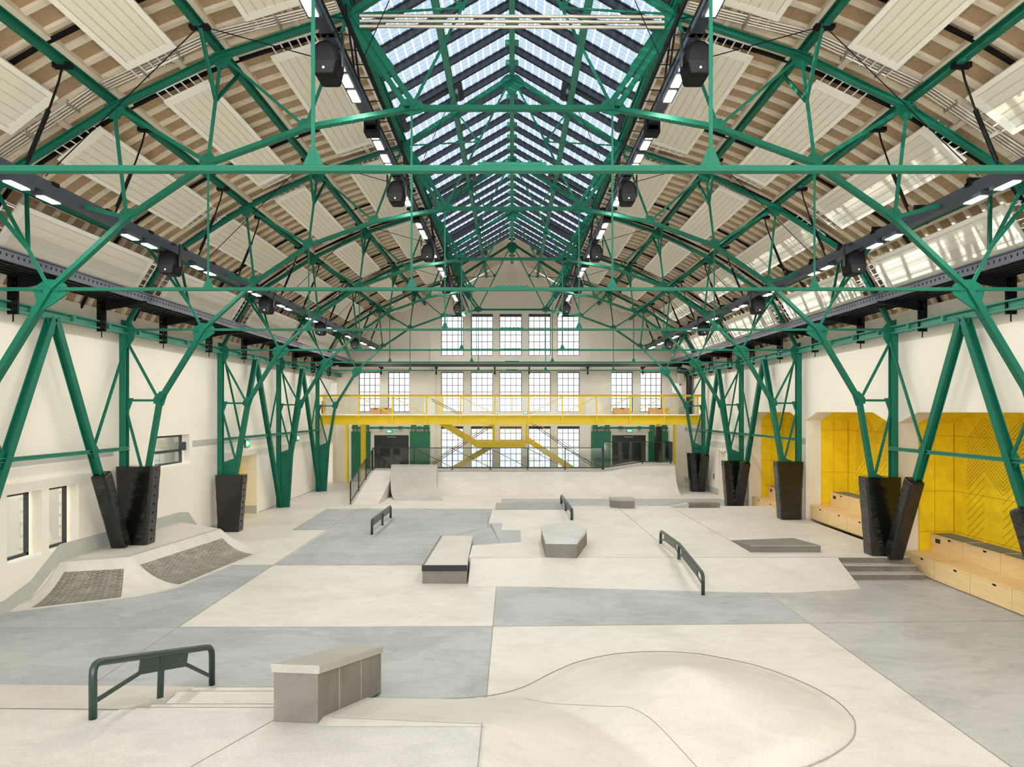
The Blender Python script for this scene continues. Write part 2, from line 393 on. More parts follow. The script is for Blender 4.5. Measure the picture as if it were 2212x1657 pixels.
# ---- right wall with three seating niches
NI = [(13.0, 18.34, 0.0), (18.76, 24.1, .42), (24.6, 29.9, 0.0)]
NZ = 4.13
rw = MB()
wall_cells(rw, 0, XR, .45, YN, YF, 0, 6.75, [(a, b, 0, NZ) for a, b, _ in NI] + [(33.2, 34.2, 0, 2.2)])
for a, b, _ in NI:                                     # haunches at the top corners of each opening
    rw.prism([(XR, a, NZ), (XR, a + .88, NZ), (XR, a, NZ - .29)], (1.5, 0, 0)); rw.prism([(XR, b, NZ), (XR, b - .88, NZ), (XR, b, NZ - .29)], (.53, 0, 0))
tag(rw.build('wall_right', 'wall_cream'), kind='structure')
XN = 11.66
for i, (a, b, z) in enumerate(NI):
    n = thing('wall_niche_%d' % (i + 1), None, None, (XR, (a + b) / 2, 0), kind='structure')
    c = MB(); c.box(XR + .45, XN + .2, b, b + .1, 0, NZ).box(XR + .45, XN + .2, a - .1, a, 0, NZ).box(XR + .45, XN + .2, a, b, NZ, NZ + .1); c.build('niche_shell', 'wall_cream', n)
    y = MB()
    y.box(XR + .53, XN, b - .02, b - .001, 0, NZ); y.box(XR + .53, XN, a + .001, a + .02, 0, NZ); y.box(XR + .53, XN, a, b, NZ - .02, NZ - .001)
    y.box(XN, XN + .05, a, b, 0, NZ)
    y.prism([(XR + .535, b - .021, NZ - .021), (XR + .535, b - .86, NZ - .021), (XR + .535, b - .021, NZ - .29)], (XN - XR - .535, 0, 0))
    # panel joints and routed chevron grooves, 4 mm proud lines of darker yellow
    for zz in (.98, 2.05, 3.5): y.box(XN - .004, XN, a, b, zz, zz + .012, 1); y.box(XR + .53, XN, b - .024, b - .02, zz, zz + .012, 1)
    for yy in (b - 2.6,): y.box(XN - .004, XN, yy, yy + .01, 0, NZ, 1)
    for zz in (0,): y.box(XR + .95, XR + .96, b - .024, b - .02, 0, NZ, 1); y.box(XR + .53, XR + .538, b - .024, b - .02, 0, NZ, 1)
    y.box(XN - .012, XN, b - .04, b - .02, 0, NZ, 1)
    for cx in range(4):
        yc = b - .55 - cx * 1.3
        for q in range(34):
            z0 = .75 + q * .1
            lo = z0 > 2.1
            for sg in ((-1, 1) if lo else ((1,) if cx % 1 == 0 and q % 2 == 0 else ())):
                p0 = (XN - .003, yc - .32 - .3 * (sg > 0) * 0, z0);
                ya, yb = (yc - .65, yc) if sg > 0 else (yc - 1.3, yc - .65)
                if ya < a + .05: continue
                za, zb = (z0, z0 + .55) if sg < 0 else (z0 + .55, z0)
                if max(za, zb) > NZ - .04: continue
                y.beam((XN - .002, ya, za), (XN - .002, yb, zb), .006, .012, (0, 0, 1), 1)
    y.build('yellow_lining', ['niche_yellow', 'groove'], n)
MB0 = MB().box(XN - .06, XN - .005, 25.3, 26.0, 2.1, 3.2)
o = tag(MB0.build('wall_screen', 'track_black'), 'flat black screen on the yellow back wall of the far niche', 'screen')
d = thing('door_3', None, None, (XR, 33.7, 0), kind='structure')
MB().box(XR + .12, XR + .16, 33.22, 34.18, 0, 2.18).build('door_leaf', 'door_cream', d)
MB().box(XR - .02, XR - .001, 33.12, 33.21, 0, 2.27).box(XR - .02, XR - .001, 34.19, 34.28, 0, 2.27).box(XR - .02, XR - .001, 33.12, 34.28, 2.19, 2.28).box(XR + .1, XR + .2, 34.17, 34.199, 0, 2.199).build('door_frame', 'door_cream', d)
strip('trim_3', XR, 1, 30.2, YF, 3.0, 3.22); strip('trim_4', XR, 1, 18.34, 18.76, 3.0, 3.22); strip('trim_5', XR, 1, 24.1, 24.6, 3.0, 3.22)
strip('baseboard_right', XR, 1, 30.2, 33.1, 0, .32); strip('baseboard_right_far', XR, 1, 34.3, YF, 0, .32)
for y, z0, z1, lab in ((32.6, 1.35, 1.75, 'small black switch panel on the right wall nearer than the cream door'), (35.0, .75, 1.0, 'small black socket panel on the right wall beyond the cream door')):
    m = MB().box(XR - .03, XR - .001, y, y + .1, z0, z1)
    for q in range(3): m.box(XR - .036, XR - .03, y + .02, y + .08, z0 + .04 + q * (z1 - z0) / 3.2, z0 + .09 + q * (z1 - z0) / 3.2, 1)
    tag(m.build('switch_panel', ['black_metal', 'steel']), lab, 'switch')

# ---- far wall with steel windows
fw = MB()
pxw = lambda a: (a - CX) * YF / F
pzw = lambda b: CZ + (HY - b) * YF / F
CW = [(952.8, 1001), (1017, 1064.7), (1079, 1127), (1142, 1189.5), (1204, 1252)]
LW, RW = [(774.5, 821), (838, 885)], [(1320.5, 1367), (1383.5, 1430)]
WIN = [(a, b, 678, 768, 'upper row') for a, b in CW] + [(a, b, 803, 890, 'middle row') for a, b in LW + CW + RW] + [(a, b, 921, 1010.5, 'lower row') for a, b in CW]
FH = [(pxw(a), pxw(b), pzw(d2), pzw(c)) for a, b, c, d2, _ in WIN]
DR = [(pxw(808), pxw(883), 0, pzw(940)), (pxw(1322), pxw(1395), 0, pzw(940))]
wall_cells(fw, 1, YF, .4, XL - .35, XR + .45, 0, 6.6, FH + DR)
def half(z):
    pts = [(p.x, p.y) for p in CURVE] + [(0, RIDGE_Z)]
    for i in range(len(pts) - 1):
        (xa, za), (xb, zb) = pts[i], pts[i + 1]
        if za <= z <= zb: return xa + (xb - xa) * (z - za) / (zb - za)
    return pts[0][0] if z < pts[0][1] else 0
lv = [6.6 + (13.2 - 6.6) * i / 40 for i in range(41)]
lv = sorted({*lv, pzw(768), pzw(678)})
for z0, z1 in zip(lv, lv[1:]):
    h0, h1 = half(z0) + .12, half(z1) + .12; xs = sorted([pxw(v) for ab in CW for v in ab])
    inside = z0 >= pzw(768) - 1e-6 and z1 <= pzw(678) + 1e-6
    segs = [(None, xs[0])] + [(xs[i], xs[i + 1]) for i in range(1, 9, 2)] + [(xs[-1], None)] if inside else [(None, None)]
    for a, b in segs:
        a0 = -h0 if a is None else a; a1 = -h1 if a is None else a; b0 = h0 if b is None else b; b1 = h1 if b is None else b
        fw.hexa([(a0, YF, z0), (b0, YF, z0), (b0, YF + .4, z0), (a0, YF + .4, z0), (a1, YF, z1), (b1, YF, z1), (b1, YF + .4, z1), (a1, YF + .4, z1)])
tag(fw.build('wall_far', 'wall_cream'), kind='structure')
for xx in (pxw(941), pxw(1264)):                       # broad pilasters beside the window group
    tag(MB().box(xx - .32, xx - .02 if xx < 0 else xx + .32, YF - .1, YF, 0, 8.2).build('trim_6' if xx < 0 else 'trim_7', 'wall_cream'), kind='structure')
for i, ((a, b, c, d2, row), (x0, x1, z0, z1)) in enumerate(zip(WIN, FH)):
    w = thing('window_%d' % (i + 4), None, None, ((x0 + x1) / 2, YF + .15, z0), kind='structure')
    f = MB(); y0, y1 = YF + .12, YF + .17; t = .035
    f.box(x0, x0 + t, y0, y1, z0, z1); f.box(x1 - t, x1, y0, y1, z0, z1); f.box(x0, x1, y0, y1, z0, z0 + t); f.box(x0, x1, y0 - .02, y1, z1 - (.16 if i > 13 or i < 5 else .07), z1)
    for q in range(1, 4): xm = x0 + (x1 - x0) * q / 4; f.box(xm - .015, xm + .015, y0, y1, z0, z1)
    for q in range(1, 6): zm = z0 + (z1 - z0) * q / 6; f.box(x0, x1, y0, y1, zm - .015, zm + .015)
    f.build('window_frame', 'frame_dark', w)
    MB().box(x0, x1, YF + .14, YF + .146, z0, z1).build('pane', 'far_glass', w)

# ---- vaulted ceiling: coffered slabs between the trusses
def ceiling(side):
    mb = MB(); P = [(side * p.x, p.y) for p in CURVE]; n = len(P)
    y0, y1 = YN, YF + .3
    for i in range(n - 1):                            # coffer backs
        (xa, za), (xb, zb) = P[i], P[i + 1]
        d = Vector((xb - xa, 0, zb - za)).normalized(); nrm = Vector((-d.z, 0, d.x)) * (1 if side < 0 else -1)
        if nrm.z < 0: nrm = -nrm
        a, b, o = Vector((xa, 0, za)), Vector((xb, 0, zb)), nrm * .16
        mb.hexa([a + o + V(0, y0, 0), b + o + V(0, y0, 0), b + o + V(0, y1, 0), a + o + V(0, y1, 0)] + [p + nrm * .1 for p in (a + o + V(0, y0, 0), b + o + V(0, y0, 0), b + o + V(0, y1, 0), a + o + V(0, y1, 0))], 0)
        if i in (0, 3, 5, 8, 10, 13, 15, 18):         # long ribs
            mb.beam(a + nrm * .09 + V(0, y0, 0), a + nrm * .09 + V(0, y1, 0), .18 if i % 5 == 0 else .1, .16 if i % 5 == 0 else .09, nrm, 1)
        y = YN + .2 + .0
        while y < y1:                                 # cross ribs every half metre
            mb.beam(a + nrm * .13 + V(0, y, 0), b + nrm * .13 + V(0, y, 0), .1, .06, nrm, 1); y += .5
    p = P[-1]; mb.beam((p[0], y0, p[1] + .1), (p[0], y1, p[1] + .1), .16, .2, mi=1)
    return tag(mb.build('ceiling_' + SIDE[side], ['coffer_tan', 'coffer_rib']), kind='structure')
ceiling(-1); ceiling(1)
lan = MB(); LY = 35.1                                   # closed end of the lantern over the far bay
for s in (-1, 1):
    a, b = Vector((s * 3.0, 0, 11.5)), Vector((0, 0, RIDGE_Z)); nrm = Vector((s * (RIDGE_Z - 11.5), 0, 3.0)).normalized()
    lan.hexa([a + nrm * .12 + V(0, LY, 0), b + nrm * .12 + V(0, LY, 0), b + nrm * .12 + V(0, YF + .3, 0), a + nrm * .12 + V(0, YF + .3, 0)] + [q + nrm * .22 for q in (a + V(0, LY, 0), b + V(0, LY, 0), b + V(0, YF + .3, 0), a + V(0, YF + .3, 0))], 0)
    y = LY + .1
    while y < YF: lan.beam(a + nrm * .06 + V(0, y, 0), b + nrm * .06 + V(0, y, 0), .13, .14, nrm, 1); y += .5
tag(lan.build('ceiling_lantern', ['coffer_tan', 'coffer_rib']), kind='structure')

# ---- skylight: solar glass on dark rafters
for s in (-1, 1):
    w = thing('window_%d' % (23 if s < 0 else 24), None, None, (s * 1.5, 17, 12), kind='structure')
    a, b = Vector((s * 3.02, 0, 11.5)), Vector((0, 0, RIDGE_Z + .02)); ln = (b - a).length; nrm = Vector((s * (b.z - a.z), 0, 3.02)).normalized()
    yA, yB = YN + .1, LY
    g = MB(); p = [a + V(0, yA, 0), b + V(0, yA, 0), b + V(0, yB, 0), a + V(0, yB, 0)]
    g.add(p, [(0, 1, 2, 3)], 0, [(yA, 0), (yA, ln), (yB, ln), (yB, 0)]); g.build('solar_pane', 'pv_glass', w, fix=False)
    r = MB(); y = LY - .02; k = 0
    while y > yA:
        r.beam(a - nrm * .09 + V(0, y, 0), b - nrm * .09 + V(0, y, 0), .09, .14, nrm)
        r.beam(a - nrm * .02 + V(0, y, 0), b - nrm * .02 + V(0, y, 0), .14, .03, nrm); y -= .943
    r.build('glazing_rafter', 'rafter_dark', w)
    v = MB()                                            # framed opening lights, one to a bay
    for k in range(1, 7):
        y0 = LY - .02 - .943 * round((LY - TY[k] + .75) / .943); y1 = y0 + .943
        for (t0, t1) in ((.03, .1), (.5, .57)): v.beam(a.lerp(b, (t0 + t1) / 2) - nrm * .1 + V(0, y0, 0), a.lerp(b, (t0 + t1) / 2) - nrm * .1 + V(0, y1, 0), .14, .2, nrm)
        v.beam(a.lerp(b, .05) - nrm * .1 + V(0, y0 + .12, 0), a.lerp(b, .55) - nrm * .1 + V(0, y0 + .12, 0), .2, .18, nrm)
    v.build('vent_frame', 'rafter_dark', w)
    MB().box(s * 2.98, s * 3.12, yA, yB, 11.3, 11.52).build('curb', 'curb_white', w)
# ================================================================ STEEL FRAME
def fx(x, s): return s * (x - (.17 * (x / 10.1) ** 3 if s > 0 else 0))
ND = dict(U=(10.12, 6.29), V0=(9.06, 8.15), V1=(6.94, 9.47), V2=(5.07, 10.36), E=(2.85, 11.08), R=(0, 12.9), A=(1.75, 9.45), B=(3.6, 9.11), Cn=(5.3, 8.49),
          D=(6.72, 7.53), G=(8.06, 6.29), J=(9.2, 4.44), K=(9.6, 2.0), P=(1.45, 11.99), N=(.9, 11.19))
def nd(k, s, dy=0.0): x, z = ND[k]; return Vector((fx(x, s), dy, z))
UPY = (0, 1, 0)
def truss_proto(y):
    t = thing('roof_truss', 'x', 'roof truss', (0, y, 0), 'green riveted roof trusses across the hall')
    n = lambda k, s, dy=0.0: nd(k, s, y + dy)
    m = MB(); m.beam((fx(10.1, -1), y, 6.29), (fx(10.1, 1), y, 6.29), .045, .05); m.beam((fx(10.1, -1), y, 6.263), (fx(10.1, 1), y, 6.263), .085, .01)
    m.beam((-.3, y, 6.325), (.3, y, 6.325), .05, .03)
    for q in range(6): m.box(-.26 + q * .1, -.235 + q * .1, y - .03, y + .03, 6.335, 6.355)
    m.build('tie_beam', 'green', t)
    MB().tee(n('A', -1), n('A', 1), .12, .1).build('collar_beam', 'green', t)
    for s in (-1, 1):
        m = MB()
        for a, b in (('A', 'B'), ('B', 'Cn'), ('Cn', 'D'), ('D', 'G')): m.beam(n(a, s), n(b, s), .08, .08); m.beam(n(a, s), n(b, s), .13, .016, oz=-.04)
        for a, b in (('A', 'B'), ('B', 'Cn'), ('Cn', 'D'), ('D', 'G')):     # rivet heads along the bottom flange
            for q in range(1, 9):
                p = n(a, s).lerp(n(b, s), q / 9)
                for e in (-.045, .045): m.box(p.x - .012, p.x + .012, y + e - .012, y + e + .012, p.z - .06, p.z - .044)
        m.build('lower_chord', 'green', t)
        m = MB()
        for a, b in (('U', 'V0'), ('V0', 'V1'), ('V1', 'V2'), ('V2', 'E')): m.ibeam(n(a, s), n(b, s), .11, .1, .018)
        m.tee(n('E', s), n('R', s), .12, .12, .02); m.build('upper_chord', 'green', t)
        m = MB(); e, a = n('E', s), n('A', s)
        for o in (-.055, .055): m.beam(e, a, .09, .08, UPY, 0, ox=o * 1.2)
        m.beam(e, e.lerp(a, .62), .3, .03, UPY); m.build('main_strut', 'green', t)
        for a, b, w in (('A', 'R', .075), ('B', 'V2', .07), ('B', 'E', .08), ('Cn', 'V2', .085), ('Cn', 'V1', .1), ('D', 'V1', .085), ('D', 'V0', .1), ('N', 'P', .06), ('N', 'E', .05), ('G', 'V0', .09)):
            MB().tee(n(a, s), n(b, s), w * .7, w * .65, .012, UPY).build('strut', 'green', t)
        for k in ('A', 'Cn'):
            p = n(k, s); m = MB().tee(p, (p.x, y, 6.3), .034, .03, .01, UPY); m.prism([(p.x - .09, y - .012, 6.32), (p.x + .09, y - .012, 6.32), (p.x + .025, y - .012, 6.47), (p.x - .025, y - .012, 6.47)], (0, .024, 0)); m.build('hanger', 'green', t)
        for a, b, tt in (('V2', 'Cn', .42), ('V0', 'G', .62)):               # knee braces along the hall
            p = n(a, s).lerp(n(b, s), tt); q = n(a, s) + V(0, 0, .1)
            for dy in (-.85, .85): MB().tee(p, q + V(0, dy, 0), .07, .06, .012, (1, 0, 0)).build('knee_brace', 'green', t)
        # column: outer post, inner raking leg, web members and plated foot
        X = lambda x: fx(x, s)
        MB().ibeam((X(10.12), y, 0), (X(10.12), y, 6.29), .17, .17, .022, UPY).build('column_post', 'green', t)
        m = MB()
        for a_, b_ in ((n('G', s), n('J', s)), (n('J', s), (X(9.57), y, 2.3)), ((X(9.57), y, 2.3), (X(9.72), y, 0))): m.beam(a_, b_, .1, .11); m.beam(a_, b_, .16, .02, oz=-.055)
        m.build('raking_leg', 'green', t)
        MB().tee(n('J', s), (X(10.1), y, 4.44), .07, .06, .012).build('strut', 'green', t)
        MB().tee((X(10.1), y, 6.1), n('J', s), .075, .06, .012, UPY).build('strut', 'green', t)
        MB().tee((X(10.08), y, 4.3), (X(9.58), y, 2.4), .075, .06, .012, UPY).build('strut', 'green', t)
        m = MB(); m.prism([(X(10.12), y - .02, 0), (X(9.72), y - .02, 0), (X(9.57), y - .02, 2.2), (X(9.5), y - .02, 2.58), (X(10.1), y - .02, 2.36)], (0, .04, 0)); m.box(X(10.1), X(9.57), y - .07, y + .07, 2.28, 2.31); m.build('foot_plate', 'green', t)
        G = lambda pts: MB().prism([(X(x), y - .018, z) for x, z in pts], (0, .036, 0))
        def plate(pts, riv=()):
            m = G(pts)
            for (x, z) in riv: m.tube([(X(x), y - .03, z), (X(x), y - .018, z)], .016, 6)
            m.build('gusset_plate', 'green', t)
        ring = lambda x, z, r, n=6: [(x + r * math.cos(2 * PI * i / n), z + r * .8 * math.sin(2 * PI * i / n)) for i in range(n)]
        plate([(7.78, 6.36), (7.76, 6.2), (8.0, 6.03), (8.22, 5.9), (8.33, 6.2), (8.3, 6.34), (8.12, 6.46), (7.9, 6.44)], ring(8.05, 6.24, .15, 6) + [(7.82 + q * .07, 6.31) for q in range(3)])
        plate([(10.2, 6.55), (10.2, 5.85), (10.0, 5.85), (9.86, 6.05), (9.83, 6.32), (9.98, 6.5)], ring(10.0, 6.25, .16))
        plate([(1.98, 9.47), (1.92, 9.36), (1.74, 9.32), (1.58, 9.37), (1.52, 9.49), (1.62, 9.58), (1.88, 9.6)], ring(1.74, 9.45, .13))
        plate([(9.0, 4.6), (9.1, 4.3), (9.35, 4.36), (9.35, 4.5), (9.18, 4.68)], ring(9.18, 4.47, .08, 4))
        plate([(10.1, 4.5), (9.88, 4.5), (10.02, 4.1), (10.1, 4.05)], [(10.03, 4.4)])
        for k, r in (('B', .14), ('Cn', .16), ('D', .16), ('V0', .2), ('V1', .19), ('V2', .19), ('E', .18), ('N', .08), ('P', .12)):
            x, z = ND[k]; dz = -.06 if k[0] == 'V' or k in 'EP' else .05
            plate([(x - r, z + dz * .5), (x - r * .45, z + dz + (r * .7 if dz > 0 else -r * .8)), (x + r * .45, z + dz + (r * .7 if dz > 0 else -r * .8)), (x + r, z + dz * .5), (x + r * .8, z - dz * .6), (x - r * .8, z - dz * .6)], ring(x, z + dz * 1.3, r * .5, 4))
    m = MB().prism([(-.42, y - .018, 12.66), (-.16, y - .018, 12.58), (-.1, y - .018, 12.44), (.1, y - .018, 12.44), (.16, y - .018, 12.58), (.42, y - .018, 12.66), (.15, y - .018, 12.94), (-.15, y - .018, 12.94)], (0, .036, 0)); m.build('gusset_plate', 'green', t)
    return t
tp = truss_proto(TY[1]); NT = 6
TL = ['nearest green roof truss, its tie crossing the whole picture high up', 'second green roof truss from the camera, white-lit struts at its big gussets', 'third green roof truss, black padding at both column feet',
      'fourth green roof truss, over the left doorway and the middle right niche edge', 'fifth green roof truss from the camera, bare green left column foot', 'last green roof truss, standing just in front of the yellow gallery']
tp['label'] = TL[0]
for i in range(1, NT): copy_tree(tp, (0, 6 * i, 0), TL[i])

# ---- long members along the hall
for s in (-1, 1):
    def lng(name, x, z, w, h, label, cat, y0=YN + .1, y1=YF - .02, m='green'):
        o = MB().ibeam((fx(x, s), y0, z), (fx(x, s), y1, z), w, h, .025)
        for q in range(int((y1 - y0) / 1.5)): o.box(fx(x, s) - w * .35, fx(x, s) + w * .35, y0 + q * 1.5 - .04, y0 + q * 1.5 + .04, z - h / 2 - .02, z - h / 2)
        tag(o.build(name, m), label, cat)
    lng('purlin', 9.12, 8.31, .12, .13, 'lowest %s green purlin running beside the side lighting track' % SIDE[s], 'purlin')
    lng('purlin', 7.0, 9.6, .12, .13, 'middle %s green purlin between two rows of ceiling panels' % SIDE[s], 'purlin')
    lng('purlin', 5.12, 10.48, .12, .13, 'upper %s green purlin, next below the skylight edge' % SIDE[s], 'purlin')
    lng('edge_beam', 2.86, 11.24, .14, .2, 'green beam under the %s edge of the glass skylight' % SIDE[s], 'beam')
    lng('skylight_purlin', 1.5, 12.14, .13, .2, 'green purlin halfway up the %s slope of the glass skylight' % SIDE[s], 'purlin', m='green_light')
    e = thing('eave_beam', 'green eave beam along the top of the %s wall above the columns' % SIDE[s], 'beam', (fx(10.12, s), 20, 6.2))
    MB().ibeam((fx(10.12, s), YN, 6.27), (fx(10.12, s), YF - .02, 6.27), .2, .2, .03).build('girder', 'green_light', e)
    for q in range(22): MB().box(fx(10.12, s) - s * .09, fx(10.12, s) - s * .03, 10.3 + q * 1.4, 10.37 + q * 1.4, 6.2, 6.34).build('bracket_cleat', 'green_light', e)
o = MB().ibeam((0, YN + .1, 13.0), (0, YF - .02, 13.0), .13, .24, .025)
for q in range(52): o.box(-.17, .17, q * .943 - 8.9, q * .943 - 8.82, 12.9, 13.02)
tag(o.build('ridge_purlin', 'green_light'), 'green ridge beam along the very top of the skylight', 'purlin')

# ---- A-shaped wall bracing between columns
for s in (-1, 1):
    for k, lab in ((2, 'in the bay nearest the camera'), (4, 'in the bay of the doorway' if s < 0 else 'beside the far seating niche'), (5, 'in the last bay before the gallery')):
        x = fx(10.0, s); y0, y1 = TY[k], TY[k + 1]; ym = (y0 + y1) / 2
        t = thing('wall_brace', 'green A-shaped wall brace on the %s wall %s' % (SIDE[s], lab), 'brace', (x, ym, 0), 'green A-shaped wall braces')
        for yb, sg in ((y0, 1), (y1, -1)):
            MB().ibeam((x, yb + sg * .12, 0), (x, ym - sg * .04, 6.18), .16, .17, .022, (1, 0, 0)).build('leg', 'green', t)
            MB().tee((x, yb + sg * .05, 6.0), (x, yb + sg * 1.5, 3.3), .06, .06, .012, (1, 0, 0)).build('diagonal', 'green', t)
        MB().ibeam((x, y0, 3.19), (x, y1, 3.19), .09, .09, .014).build('crossbar', 'green_light', t)
        for yb in (y0 + 1.5, y1 - 1.5): MB().prism([(x - .02, yb - .2, 3.19), (x - .02, yb, 2.98), (x - .02, yb + .2, 3.19), (x - .02, yb, 3.42)], (.04, 0, 0)).build('gusset_plate', 'green', t)
        MB().prism([(x - .02, ym - .2, 6.18), (x - .02, ym, 5.8), (x - .02, ym + .2, 6.18)], (.04, 0, 0)).build('gusset_plate', 'green', t)
# ---- black vinyl padding on column feet and braces
def pad_mesh(x0t, x1t, x0b, x1b, y, d, z0, z1):
    m = MB(); n = 10; P = []
    for i in range(n + 1):
        t = i / n; xa, xb = x0b + (x0t - x0b) * t, x1b + (x1t - x1b) * t; z = z0 + (z1 - z0) * t
        w = .006 * math.sin(i * 2.3) ; c = .05
        P.append([(xa + c, y - d - w, z), (xb - c, y - d - w, z), (xb + w, y - d + c, z), (xb + w, y + d - c, z), (xb - c, y + d, z), (xa + c, y + d, z), (xa - w, y + d - c, z), (xa - w, y - d + c, z), (xa + c, y - d - w, z)])
    m.grid(P); m.add(P[-1][:8], [tuple(range(8))]); m.add(P[0][:8], [tuple(range(8))])
    return m
def column_pad(s, k, z0, z1, label):
    X = lambda x: fx(x, s)
    t = thing('column_padding', label, 'padding', (X(9.7), TY[k], z0), 'black padding on the column feet')
    a, b, c, e = sorted((X(9.26), X(10.24))) + sorted((X(9.42), X(10.14)))
    pad_mesh(a, b, c, e, TY[k], .24, z0, z1).build('wrap', 'vinyl', t, smooth=False)
    for q in range(9):
        zz = z0 + .12 + q * (z1 - z0 - .2) / 8; xx = e + (b - e) * (zz - z0) / (z1 - z0); MB().box(xx - .02, xx + .02, TY[k] - .03, TY[k] + .03, zz - .02, zz + .03).build('lace', 'vinyl', t)
def brace_pad(s, k, sg, z0, z1, label):
    x = fx(10.0, s); yb = TY[k] + sg * .12; ym = TY[k] + sg * (3.0 - .04)
    p = lambda z: Vector((x, yb + (ym - yb) * z / 6.18, z))
    t = thing('brace_padding', label, 'padding', p(z0), 'black padding on the wall braces')
    m = MB(); m.beam(p(z0) - V(s * .06, 0, 0), p(z1) - V(s * .06, 0, 0), .34, .36, (1, 0, 0)); m.build('wrap', 'vinyl', t, bevel=.05)
    for q in range(11):
        c = p(z0 + .15 + q * (z1 - z0 - .25) / 10); MB().box(c.x - s * .24, c.x - s * .14, c.y - .05 * sg - .1, c.y - .05 * sg + .1, c.z - .02, c.z + .03).build('lace', 'vinyl', t)
column_pad(-1, 3, .7, 2.73, 'black padded column foot standing on the brick bank deck at left')
brace_pad(-1, 3, -1, .7, 2.65, 'slanted black brace padding leaning beside the padded column on the left deck')
column_pad(-1, 4, .0, 1.96, 'black padded column foot between the brick bank and the yellow doorway')
column_pad(1, 3, .42, 2.45, 'large black padded column foot above the three concrete steps')
brace_pad(1, 3, -1, .42, 2.5, 'slanted black brace padding leaning away from the column by the steps')
brace_pad(1, 2, 1, .0, 2.3, 'black brace padding cut off by the right edge of the picture')
column_pad(1, 4, .42, 2.42, 'black padded column foot between the far and middle seating niches')
column_pad(1, 5, 0, 2.02, 'black padded column foot left of the far seating niche')
brace_pad(1, 5, -1, 0, 2.05, 'narrow black brace padding hugging the column left of the far niche')
column_pad(1, 6, 0, 2.0, 'black padded column foot under the right end of the yellow gallery')
brace_pad(1, 6, -1, 0, 2.0, 'narrow black brace padding beside the column under the right gallery end')

# ---- black service walkway along the walls
def post_mesh(x, y, s):
    m = MB()
    for dx in (-.06, .06):
        for e in (-.03, .03): m.box(x + dx + e - .012, x + dx + e + .012, y - .03, y + .03, 6.1, 6.95)
        for q in range(7): m.box(x + dx - .04, x + dx + .04, y - .03, y + .03, 6.12 + q * .13, 6.16 + q * .13)
    m.box(x - .01, x + .01, y - .01, y + .01, 5.95, 6.15)
    return m
for s in (-1, 1):
    w = thing('service_walkway', 'black perforated service walkway high along the %s wall' % SIDE[s], 'walkway', (s * 9.5, 20, 6.85))
    y0, y1 = YN + .2, 39.55
    m = MB(); m.box(s * 9.04, s * 10.0, y0, y1, 6.9, 6.93)
    for q in range(5): m.box(s * (9.2 + q * .18), s * (9.24 + q * .18), y0, y1, 6.84, 6.9)
    q = y0
    while q < y1: m.box(s * 9.04, s * 10.0, q, q + .05, 6.86, 6.9); q += .6
    m.build('deck', 'black_metal', w)
    m = MB(); m.box(s * 9.0, s * 9.05, y0, y1, 6.84, 7.05); m.box(s * 8.97, s * 9.08, y0, y1, 7.03, 7.06); q = y0
    while q < y1: m.box(s * 8.994, s * 9.0, q, q + .03, 6.92, 6.97, 1); q += .15
    m.build('perforated_edge', ['track_grey', 'track_black'], w)
    for i in range(13):
        y = TY[1] - 1.2 + 3 * i
        if y > 39.4: break
        m = post_mesh(s * 10.0, y, s); m.prism([(s * 10.0, y - .03, 6.84), (s * 8.9, y - .03, 6.84), (s * 8.9, y - .03, 6.79), (s * 10.0, y - .03, 6.6)], (0, .06, 0)); m.build('wall_bracket', 'track_black', w)
w = thing('service_walkway', 'black service walkway across the far wall between two window rows', 'walkway', (0, 40.3, 6.8))
m = MB(); m.box(-9.9, 9.7, 39.7, 40.8, 6.78, 6.81); m.box(-9.9, 9.7, 39.65, 39.7, 6.7, 6.9); m.build('deck', 'black_metal', w)
for xx in (-7.6, -4.4, -1.0, 1.0, 4.4, 7.6): MB().box(xx - .04, xx + .04, 40.3, 40.36, 6.3, 6.8).box(xx - .03, xx + .03, 39.7, 40.9, 6.66, 6.78).build('wall_bracket', 'track_black', w)

